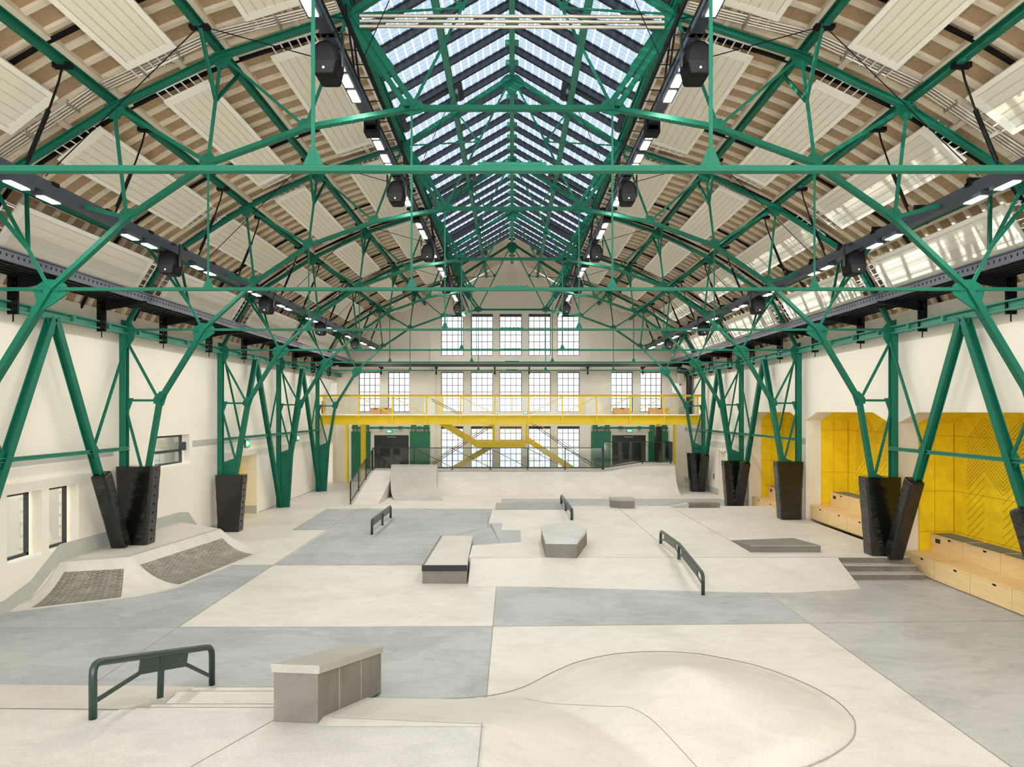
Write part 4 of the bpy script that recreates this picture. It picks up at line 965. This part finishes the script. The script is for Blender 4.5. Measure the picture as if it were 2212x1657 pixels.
for a, b in zip(LP[:3], LP[1:3]):
    a, b = Vector((*a, DZ + .004)), Vector((*b, DZ + .004)); cc = Vector((-9.9, 18.5, DZ + .004))
    for o_ in (.0, .16): MB().beam(a.lerp(cc, o_ * .5), b.lerp(cc, o_ * .5), .01, .005).build('saw_cut', 'joint_dark', t)
def brick(rows, h0, h1, s0, s1):
    # rows: (lip, toe) pairs; panel set in from the edges, s0/s1 trim the ends
    R = rows; n = 14; P = []; U = []; u = 0; prev = None
    for (l, q) in R:
        row = []; vv = []; v = 0; pp = None
        for j in range(n + 1):
            p = Vector(bank_pt(l, q, h0 + (h1 - h0) * j / n, .006)); v += (p - pp).length if pp else 0; pp = p; row.append(p); vv.append(v)
        if prev: u += (row[n // 2] - prev).length
        prev = row[n // 2]; P.append(row); U.append([(u, x) for x in vv])
    MB().grid(P, 0, U).build('brick_panel', 'brick_bank', t)
lp = lambda a, b, t_: tuple((x[0] + (y[0] - x[0]) * t_, x[1] + (y[1] - x[1]) * t_) for x, y in zip(a, b))
near = [lp(PR[0], PR[8], .14 + .82 * i / 10) for i in range(11)]; lon = [lp(PR[14], PR[30], .05 + .9 * i / 16) for i in range(17)]
brick(near, .1, .86, 0, 0); brick(lon, .1, .86, 0, 0)
prof = [(8.4, .6, .85), (10.4, 0, .3), (14.2, 0, .28), (15.0, .12, .5), (15.95, DZ, 1.1), (21.75, DZ, 1.0), (22.3, .5, .92), (22.9, .12, .42), (23.3, 0, .25), (25.9, 0, .05)]
m = MB()
for (ya, za, ta), (yb, zb, tb) in zip(prof, prof[1:]): m.hexa([(XL, ya, za), (XL + .013, ya, za), (XL + .013, yb, zb), (XL, yb, zb), (XL, ya, ta), (XL + .013, ya, ta), (XL + .013, yb, tb), (XL, yb, tb)])
tag(m.build('trim_8', 'wall_grey'), kind='structure')

# ---- wave wall, quarter pipe and deck before the gallery
t = thing('skate_wave_ramp', 'long curved concrete wave wall with a deck in front of the gallery', 'skate ramp', (2, 35, 0))
def lipz(x): return 1.12 + .32 * sm((x - 4.5) / 2.3)
xs = [-3.95 + 12.25 * i / 36 for i in range(37)]; P = []
for x in xs:
    H = lipz(x); L = 1.55; y0 = 33.8; r = [(x, y0 - .05, .002)]
    r += [(x, y0 + L * j / 12, qz(j / 12, L, H) + .003) for j in range(13)]
    r += [(x, 35.45, H + .02), (x, 37.4, H + .02), (x, 37.4, 0)]; P.append(r)
m = MB(); m.grid(P); m.add([p for p in P[-1]], [tuple(range(len(P[-1])))], 1); m.add(P[0], [tuple(range(len(P[0])))]); m.build('curve', ['ramp_concrete', 'stair_riser'], t)
m = MB()
for i in range(36): m.beam((xs[i], 35.37, lipz(xs[i]) + .006), (xs[i + 1], 35.37, lipz(xs[i + 1]) + .006), .09, .05)
m.build('coping', 'terrazzo', t)
t = thing('skate_incline', 'sloping concrete ramp rising beside the black handrail at back left', 'skate ramp', (-5.5, 33.5, 0))
m = MB(); m.prism([(-7.25, 30.9, 0.002), (-7.25, 35.6, 1.12), (-7.25, 37.4, 1.12), (-7.25, 37.4, 0)], (1.27, 0, 0)); m.build('slope', 'ramp_concrete', t)
t = thing('quarter_pipe', 'small grey quarter pipe standing out in front of the wave wall', 'skate ramp', (-4.9, 33.4, 0))
m = MB(); P = []
for x in (-5.98, -3.72):
    xo = (x + 4.85) ; r = [(x + .55 * (1 - j / 14) ** 1.6, 32.35 + 2.0 * j / 14, .002 + qz(j / 14, 2.0, 1.48)) for j in range(15)]; r += [(x, 34.75, 1.5), (x, 34.75, 0), (x + .55, 32.36, 0)]; P.append(r)
m.grid(P); m.add(P[0], [tuple(range(len(P[0])))], 1); m.add(P[1], [tuple(range(len(P[1])))], 0); m.build('curve', ['quarter_grey', 'stair_riser'], t)
MB().box(-6.0, -3.7, 34.33, 34.45, 1.47, 1.51).build('coping', 'steel', t)

# ---- glass railings on the deck
RX = [-7.18, -5.04, -3.08, -1.12, .81, 2.74, 4.66]; RY = 35.85
t = thing('glass_railing', 'black-framed glass railing along the deck under the yellow stair', 'railing', (-1, RY, 1.12))
m = MB(); m.box(RX[0], RX[-1], RY - .02, RY + .02, 2.25, 2.29); m.build('top_rail', 'black_metal', t)
MB().box(RX[0], RX[-1], RY - .02, RY + .02, 1.22, 1.27).build('bottom_rail', 'black_metal', t)
for i, x in enumerate(RX): MB().box(x - .025, x + .025, RY - .025, RY + .025, 1.13, 2.28).box(x - .1, x + .1, RY - .05, RY + .05, 1.14, 1.155).build('post', 'black_metal', t)
for i in range(6):
    MB().box(RX[i] + .04, RX[i + 1] - .04, RY - .004, RY + .004, 1.27, 2.25).build('pane', 'rail_glass', t)
    MB().tube([(RX[i], RY, 2.24), (RX[i + 1], RY, 1.26)], .014, 6).build('brace', 'black_metal', t)
t = thing('glass_railing', 'black-framed glass railing on the raised right end of the deck', 'railing', (6.5, RY, 1.12))
RX2 = [4.72, 6.73, 8.2]; zb = [1.2, 1.5, 1.5]
for i in range(2):
    a, b = RX2[i], RX2[i + 1]
    MB().box(a, b, RY - .02, RY + .02, 2.56, 2.6).build('top_rail', 'black_metal', t); MB().beam((a, RY, zb[i] + .06), (b, RY, zb[i + 1] + .06), .04, .05).build('bottom_rail', 'black_metal', t)
    MB().prism([(a + .03, RY, zb[i] + .09), (b - .03, RY, zb[i + 1] + .09), (b - .03, RY, 2.56), (a + .03, RY, 2.56)], (0, .008, 0)).build('pane', 'rail_glass', t)
    MB().tube([(a, RY, 2.55), (b, RY, zb[i + 1] + .1)], .014, 6).build('brace', 'black_metal', t)
for x, z in zip(RX2, zb): MB().box(x - .035, x + .035, RY - .03, RY + .03, z - .05, 2.6).build('post', 'black_metal', t)
MB().box(8.16, 8.2, RY - .4, RY + 1.2, 1.6, 2.6).build('side_screen', 'black_metal', t)
t = thing('handrail', 'slanted black handrail climbing the ramp at back left', 'railing', (-7.2, 33, 0))
hp = [(-7.2, 30.95, .02), (-7.2, 32.6, .42), (-7.2, 34.2, .8), (-7.2, 35.7, 1.13)]
MB().tube([(x, y, z + (1.02 if i else .98)) for i, (x, y, z) in enumerate(hp)], .03, 8).build('top_rail', 'black_metal', t); MB().tube([(x, y, z + .1) for x, y, z in hp], .025, 8).build('bottom_rail', 'black_metal', t)
for x, y, z in hp: MB().tube([(x, y, z), (x, y, z + 1.02)], .03, 8).build('post', 'black_metal', t)
for (x, y, z), (x2, y2, zz2) in zip(hp, hp[1:]): MB().prism([(x, y + .05, z + .13), (x, y2 - .05, zz2 + .13), (x, y2 - .05, zz2 + .98), (x, y + .05, z + .98)], (.008, 0, 0)).build('pane', 'rail_glass', t)

# ================================================================ GALLERY, STAIR, DOORS
BY = 36.6
bx = lambda p: (p - CX) * BY / F
t = thing('yellow_gallery', 'yellow steel gallery bridge crossing the hall in front of the far windows', 'gallery', (0, BY, 3.47))
x0, x1 = bx(682), bx(1526)
MB().box(x0, x1, BY, BY + .3, 3.47, 3.5).box(x0, x1, BY, BY + .3, 3.92, 3.95).box(x0, x1, BY + .13, BY + .16, 3.5, 3.92).build('girder', 'yellow', t)
GX = [bx(p) for p in (698, 774, 847, 921, 995, 1069, 1143, 1215, 1289, 1362, 1435, 1508)]
for x in GX: MB().box(x - .04, x + .04, BY, BY + .13, 3.5, 3.92).build('stiffener', 'yellow', t)
MB().box(x0, x1, BY + .05, BY + 1.6, 3.95, 4.0).build('deck', 'wall_white', t)
for x in GX: MB().box(x - .035, x + .035, BY + .06, BY + .12, 3.95, 5.0).build('post', 'yellow', t)
MB().box(x0, x1, BY + .04, BY + .14, 4.93, 4.98).build('top_rail', 'yellow', t); MB().box(x0, x1, BY + .02, BY + .16, 4.98, 5.04).build('handrail', 'handrail_wood', t)
for i in range(11):
    a, b = GX[i], GX[i + 1]; zz_ = (4.93, 4.0) if i < 5 else (4.0, 4.93)
    if i == 5: MB().box((a + b) / 2 - .02, (a + b) / 2 + .02, BY + .07, BY + .11, 3.95, 4.95).build('post', 'yellow', t)
    else: MB().tube([(a, BY + .09, zz_[0]), (b, BY + .09, zz_[1])], .02, 6).build('brace', 'yellow', t)
    MB().box(a + .05, b - .05, BY + .1, BY + .108, 4.02, 4.92).build('pane', 'clear_pane', t)
for p0_, p1_, lab, yy, padd in ((780, 790, 'broad yellow gallery post before the left green sliding door', 38.8, 0), (747, 752, 'thin yellow gallery post by the far left corner', 40.4, 0), (1416, 1428, 'yellow gallery post wrapped in black padding at right', 36.9, 1), (1455, 1459, 'thin yellow gallery post by the far right corner', 40.4, 0)):
    t = thing('gallery_post', lab, 'post', ((p0_ - CX) * yy / F, yy, 0)); xa, xb = (p0_ - CX) * yy / F, (p1_ - CX) * yy / F
    if padd: xa, xb = xa + .06, xb - .06
    MB().box(xa, xb, yy - .1, yy + .1, 0, 3.95).build('shaft', 'yellow', t)
    if padd: MB().box(xa - .08, xb + .08, yy - .2, yy + .2, 1.44, 3.35).build('padding', 'vinyl', t, bevel=.04)
# yellow stair
SY = 39.0; sx = lambda p: (p - CX) * SY / F; sz = lambda p: CZ + (HY - p) * SY / F
t = thing('yellow_staircase', 'yellow steel staircase with crossing flights under the gallery', 'staircase', (0, SY, 0))
def stringer(pts, h, y, name='stringer'):
    m = MB()
    for a, b in zip(pts, pts[1:]):
        up = Vector((0, 0, 1)); m.prism([(a[0], y, a[1] + h / 2), (b[0], y, b[1] + h / 2), (b[0], y, b[1] - h / 2), (a[0], y, a[1] - h / 2)], (0, .06, 0))
    m.build(name, 'yellow', t)
lz = sz(959)
for y in (SY - .55, SY + .55):
    stringer([(sx(946), sz(908)), (sx(1030), lz), (sx(1134), lz)], .34, y)
for y in (SY + .75, SY + 1.45):
    stringer([(sx(1140), sz(951)), (sx(1245), 0.75)], .36, y); stringer([(sx(1062), sz(964)), (sx(970), .75)], .34, y)
MB().box(sx(1030), sx(1134), SY - .5, SY + 1.5, lz + .1, lz + .14).build('landing', 'yellow', t)
def flight(xa, za, xb, zb_, y0, y1, n):
    for i in range(n):
        x = xa + (xb - xa) * (i + .5) / n; z = za + (zb_ - za) * (i + .5) / n; MB().box(x - .15, x + .15, y0, y1, z - .02, z + .02).build('tread', 'yellow', t)
flight(sx(946), sz(905), sx(1030), lz + .1, SY - .5, SY + .5, 10); flight(sx(1140), sz(951), sx(1245), .75, SY + .8, SY + 1.4, 12); flight(sx(1062), sz(964), sx(970), .75, SY + .8, SY + 1.4, 12)
m = MB(); rr = .022
for a, b, y in (((935, 866), (1005, 902), SY - .5), ((1064, 920), (930, 1008), SY + .75), ((1150, 918), (1280, 1008), SY + .75)):
    for dz in (0, .12): m.tube([(sx(a[0]), y, sz(a[1]) + dz), (sx(b[0]), y, sz(b[1]) + dz)], rr, 6)
m.build('handrail', 'black_metal', t)
for a, b, y in (((1064, 914), (928, 1004), SY + .75), ((1155, 914), (1284, 1004), SY + .75)):
    MB().tube([(sx(a[0]), y, sz(a[1]) + .1), (sx(b[0]), y, sz(b[1]) + .1), (sx(b[0]), y, sz(1015))], .02, 6).build('guard_rail', 'yellow', t)
for p in (1066, 1138): MB().box(sx(p) - .07, sx(p) + .07, SY + .6, SY + .75, lz, 3.6).build('newel', 'yellow', t)
m = MB()
for (a, b) in ((1045, 1130),):
    q = sx(a)
    while q < sx(b): m.box(q, q + .01, SY + .56, SY + .57, lz + .15, lz + 1.15); q += .1
    for z in range(11): m.box(sx(a), sx(b), SY + .56, SY + .57, lz + .15 + z * .1, lz + .16 + z * .1)
m.build('mesh_guard', 'yellow', t)
for p, lab in ((945, 'yellow upper stair post on the gallery at left of the windows'), (1262, 'yellow upper stair post on the gallery at right of the windows')):
    tag(MB().box(sx(p) - .17, sx(p) + .17, 40.6, 40.75, 4.0, 5.0).build('gallery_screen', 'yellow'), lab, 'screen')
# doors and sliding leaves in the far wall
for i, ((a, b, _, zt_), lab) in enumerate(zip(DR, ('left', 'right'))):
    d = thing('door_%d' % (4 + i), None, None, ((a + b) / 2, YF + .1, 0), kind='structure')
    mid = (a + b) / 2
    MB().box(mid - .04, mid + .04, YF + .16, YF + .18, .01, zt_ - .06).build('rebate_strip', 'door_black', d)
    for q0, q1 in ((a + .05, mid - .004), (mid + .004, b - .05)): MB().box(q0, q1, YF + .1, YF + .16, .01, zt_ - .06).build('door_leaf', 'door_black', d)
    MB().box(a, a + .05, YF + .02, YF + .2, 0, zt_).box(b - .05, b, YF + .02, YF + .2, 0, zt_).box(a, b, YF + .02, YF + .2, zt_ - .06, zt_).build('door_frame', 'frame_dark', d)
    MB().box(mid - .25, mid + .25, YF + .06, YF + .1, zt_ - .14, zt_ - .1).build('door_closer', 'steel', d)
for (a, b, lab) in ((760, 801, 'left-hand green sliding door leaf beside the left black doorway'), (886, 929.5, 'right-hand green sliding door leaf beside the left black doorway'), (1277, 1319, 'left-hand green sliding door leaf beside the right black doorway'), (1400, 1442, 'right-hand green sliding door leaf beside the right black doorway')):
    xa, xb = pxw(a), pxw(b); zt_ = pzw(932)
    t = thing('sliding_door', lab, 'door', ((xa + xb) / 2, YF - .1, 0), 'green sliding doors')
    m = MB(); m.box(xa, xb, YF - .14, YF - .06, .02, zt_)
    for q in range(1, 6): m.box(xa + (xb - xa) * q / 6 - .006, xa + (xb - xa) * q / 6 + .006, YF - .146, YF - .14, .02, zt_)
    lf = m.build('leaf', 'green_door', t)
    m = MB(); m.beam((xa + .05, YF - .15, zt_ - .1), (xb - .05, YF - .15, .2), .03, .06, UPY); m.box(xa, xb, YF - .16, YF - .14, 1.35, 1.45); m.build('ledger', 'green_door', lf)
    for xx in (xa + .22, xb - .22):
        m = MB(); m.box(xx - .13, xx - .09, YF - .16, YF - .06, zt_, zt_ + .28); m.box(xx + .09, xx + .13, YF - .16, YF - .06, zt_, zt_ + .28); m.box(xx - .15, xx + .15, YF - .18, YF - .05, zt_ + .16, zt_ + .38); m.build('roller_hanger', 'green_door', lf)
for (a, b, lab) in ((762, 928, 'left'), (1279, 1441, 'right')):
    m = MB(); z = pzw(924); m.tube([(pxw(a), YF - .22, z), (pxw(b), YF - .22, z)], .06, 8)
    for q in range(4): xx = pxw(a) + (pxw(b) - pxw(a)) * (q + .5) / 4; m.box(xx - .1, xx + .1, YF - .3, YF, z - .09, z + .09)
    tag(m.build('door_track', 'green_door'), 'green sliding door rail above the %s black doorway' % lab, 'door rail')
def exit_sign(c, w, h, ax, label):
    t = thing('exit_sign', label, 'exit sign', c)
    x, y, z = c
    def bx_(u0, u1, v0, v1, d0, d1):
        return MB().box(x + u0, x + u1, y - d1, y - d0, z + v0, z + v1) if ax == 1 else MB().box(x + d0, x + d1, y + u0, y + u1, z + v0, z + v1) if ax == 0 else MB().box(x - d1, x - d0, y + u0, y + u1, z + v0, z + v1)
    bx_(-w / 2 - .02, w / 2 + .02, -h / 2 - .02, h / 2 + .02, 0, .05).build('housing', 'black_metal', t); bx_(-w / 2, w / 2, -h / 2, h / 2, .05, .056).build('face', 'exit_green', t)
    m = MB()
    for (u0, u1, v0, v1) in ((-.34, -.2, -.3, .3), (.02, .3, -.06, .06), (.2, .3, -.2, .2), (.3, .38, -.1, .1), (-.12, -.02, -.05, .3), (-.16, -.1, -.32, -.02), (-.04, .02, -.3, -.04), (-.1, -.03, .32, .42)):
        q = bx_(u0 * w, u1 * w, v0 * h, v1 * h, .056, .06); m.add(q.v, q.f)
    m.build('pictogram', 'exit_white', t); return t
exit_sign((pxw(843), YF - .3, pzw(931.5)), .3, .16, 1, 'green exit sign above the left black doorway in the far wall')
exit_sign((pxw(1358), YF - .3, pzw(930)), .3, .16, 1, 'green exit sign above the right black doorway in the far wall')
exit_sign((pxw(1072), YF - .2, pzw(892)), .17, .12, 1, 'left small exit sign under the middle far windows'); exit_sign((pxw(1135), YF - .2, pzw(892)), .22, .12, 1, 'right small exit sign under the middle far windows')
exit_sign((XL, 27.2, zt(0, 958, 27.2)), .42, .26, 0, 'green exit sign on the left wall above the yellow doorway'); exit_sign((XL, 33.6, zt(0, 946, 33.6)), .42, .24, 0, 'green exit sign farther along the left wall near the gallery')
# things on the gallery
for p0_, p1_, y, lab in ((800, 822, 38.0, 'left one of two plywood boxes side by side on the gallery'), (823, 846, 38.0, 'right one of two plywood boxes side by side on the gallery'), (1326, 1363, 38.0, 'plywood box on the gallery before the right pair of windows, left one'), (1404, 1446, 38.0, 'plywood box on the gallery at far right with a dark handle slot')):
    xa, xb = (p0_ - CX) * y / F, (p1_ - CX) * y / F; t = thing('plywood_box', lab, 'box', ((xa + xb) / 2, y, 4.0))
    MB().box(xa, xb, y, y + .5, 4.0, 4.36).build('body', 'ply_box', t, bevel=.01); MB().box((xa + xb) / 2 - .09, (xa + xb) / 2 + .09, y - .004, y, 4.28, 4.32).build('handle_slot', 'track_black', t)
t = thing('fire_extinguisher', 'red fire extinguisher at the left end of the gallery', 'fire extinguisher', (-10.15, 37.2, 4.0))
c = (-10.12, 37.2); MB().tube([(*c, 4.05), (*c, 4.08), (*c, 4.5), (*c, 4.58), (*c, 4.62)], [.07, .09, .09, .06, .03], 12).build('cylinder', 'red', t, smooth=True); MB().box(c[0] - .05, c[0] + .05, c[1] - .03, c[1] + .03, 4.62, 4.7).tube([(c[0] + .05, c[1], 4.66), (c[0] + .13, c[1], 4.5), (c[0] + .11, c[1], 4.2)], .012, 6).build('valve', 'track_black', t)
t = thing('ventilation_duct', 'tall black ventilation pipe with a silver duct in the far right corner', 'duct', (9.9, 39, 4.0))
MB().tube([(9.95, 39, 4.0), (9.95, 39, 6.0), (9.9, 39, 6.22), (9.75, 38.98, 6.4), (9.3, 38.95, 6.5)], .17, 12).build('pipe', 'black_metal', t, smooth=True); MB().box(9.38, 9.62, 38.9, 39.3, 5.6, 6.3).build('duct_box', 'steel', t); MB().hexa([(9.05, 38.9, 5.2), (9.5, 38.9, 5.1), (9.5, 39.2, 5.1), (9.05, 39.2, 5.2), (9.0, 38.9, 5.75), (9.45, 38.9, 5.7), (9.45, 39.2, 5.7), (9.0, 39.2, 5.75)]).build('outlet', 'white_plastic', t); MB().box(9.4, 9.7, 38.9, 39.2, 4.0, 4.9).build('duct_box', 'steel', t)
o = thing('projection_board', 'white tilted board at the upper left corner behind the gallery', 'board', (-9.9, 38.5, 4.9))
MB().hexa([(-10.15, 38.4, 4.9), (-9.75, 38.4, 4.9), (-9.75, 38.5, 4.9), (-10.15, 38.5, 4.9), (-10.05, 38.6, 5.75), (-9.75, 38.6, 5.75), (-9.75, 38.7, 5.75), (-10.05, 38.7, 5.75)]).build('panel', 'white_plastic', o)

# ---- tiered plywood benches in the niches
for i, (a, b, z0) in enumerate(NI):
    lab = ['near', 'middle', 'far'][i]; ya, yb = a + .03, b - .05
    t = thing('tiered_bench', 'two-step plywood bench in the %s yellow niche at right' % lab, 'bench', (10.9, (a + b) / 2, z0))
    h1, h2 = z0 + .49, z0 + .94; xa, xb, xc = XR + .13, 11.02, XN - .01
    yb1 = b - .04
    MB().box(xa, xc, ya, yb1, z0 + .03, h1).build('lower_tier', 'plywood', t, bevel=.006); MB().box(xa + .03, xc, ya, yb1, z0, z0 + .03).build('plinth', 'joint_dark', t)
    UT = MB().box(xb, xc, ya, yb - .0, h1, h2).build('upper_tier', 'plywood', t, bevel=.006)
    n = 4; w = (yb - ya) / n
    m = MB()
    for q in range(1, n): m.box(xa - .002, xa, ya + w * q - .004, ya + w * q + .004, z0 + .03, h1); m.box(xb - .002, xb, ya + w * q - .004, ya + w * q + .004, h1, h2); m.box(xa, xb, ya + w * q - .004, ya + w * q + .004, h1, h1 + .002)
    m.box(xa - .002, xa, ya, yb1, h1 - .03, h1 - .026); m.box(xb - .002, xb, ya, yb, h2 - .03, h2 - .026)
    m.build('panel_joint', 'ply_box', t)
    for q in range(n):
        MB().box(xb + .05, xc - .08, ya + w * q + .06, ya + w * (q + 1) - .06, h2, h2 + .012).build('seat_pad', 'pad_grey', UT)
        for x_, z_ in ((xa, h1), (xb, h2)):
            for f in (.36, ): MB().box(x_ - .004, x_ - .001, ya + w * (q + f), ya + w * (q + f) + .11, z_ - .075, z_ - .035).build('grip_slot', 'track_black', t)
    MB().box(xb - .006, xb, yb - .42, yb - .22, h2 - .2, h2 - .09).build('socket_plate', 'black_metal', t)

# ================================================================ LIGHT AND CAMERA
# unseen lamps added behind the camera, repeating the floodlights without housings
LIGHTS += [(x, y - 18, z, w, l) for x, y, z, w, l in LIGHTS if 12 < y < 22]
for i, (x, y, z, w, l) in enumerate(LIGHTS):
    ld = bpy.data.lights.new('floodlight_lamp', 'AREA'); ld.shape = 'RECTANGLE'; ld.size = w; ld.size_y = l; ld.energy = LAMP_W * (1.0 if abs(x) < 4 else SIDE_GAIN) * (1.0 if y < 30 else 1.4); ld.color = (1, .97, .93)
    o = bpy.data.objects.new('floodlight_lamp', ld); C.objects.link(o); o.location = (x, y, z)
wd = bpy.data.worlds.new('World'); bpy.context.scene.world = wd; wd.use_nodes = True
nt = wd.node_tree; bg = nt.nodes['Background']
tc = nt.nodes.new('ShaderNodeTexCoord'); sx_ = nt.nodes.new('ShaderNodeSeparateXYZ'); nt.links.new(tc.outputs['Generated'], sx_.inputs[0])
rp = nt.nodes.new('ShaderNodeValToRGB'); nt.links.new(sx_.outputs[2], rp.inputs[0])
rp.color_ramp.elements[0].position = 0; rp.color_ramp.elements[0].color = (.97, .97, 1, 1); rp.color_ramp.elements[1].position = .8; rp.color_ramp.elements[1].color = (.88, .94, 1, 1)
nt.links.new(rp.outputs[0], bg.inputs[0]); bg.inputs[1].default_value = WORLD_S
sd = bpy.data.lights.new('sun', 'SUN'); sd.energy = SUN_W; sd.angle = .009; sd.color = (1, .95, .86)
so = bpy.data.objects.new('sun', sd); C.objects.link(so); so.location = (-20, 0, 30)
so.rotation_euler = Vector(SUN_D).to_track_quat('-Z', 'Y').to_euler()
sc = bpy.context.scene
cam = bpy.data.cameras.new('camera'); co = bpy.data.objects.new('camera', cam); C.objects.link(co); sc.camera = co
co.location = (0, 0, CZ); co.rotation_euler = (PI / 2, 0, 0)
cam.sensor_fit = 'HORIZONTAL'; cam.sensor_width = 36; cam.lens = F / 2212 * 36; cam.shift_y = (HY - 828.5) / 2212; cam.shift_x = 0; cam.clip_start = .05; cam.clip_end = 300
sc.view_settings.view_transform = 'Standard'; sc.view_settings.look = 'None'; sc.view_settings.gamma = 1; sc.view_settings.use_curve_mapping = False; sc.view_settings.exposure = EXPO
sc.cycles.use_denoising = True; sc.cycles.max_bounces = 7; sc.cycles.diffuse_bounces = 4; sc.cycles.glossy_bounces = 3; sc.cycles.use_adaptive_sampling = True; sc.cycles.adaptive_threshold = .015; sc.cycles.transparent_max_bounces = 16; sc.cycles.sample_clamp_indirect = 6
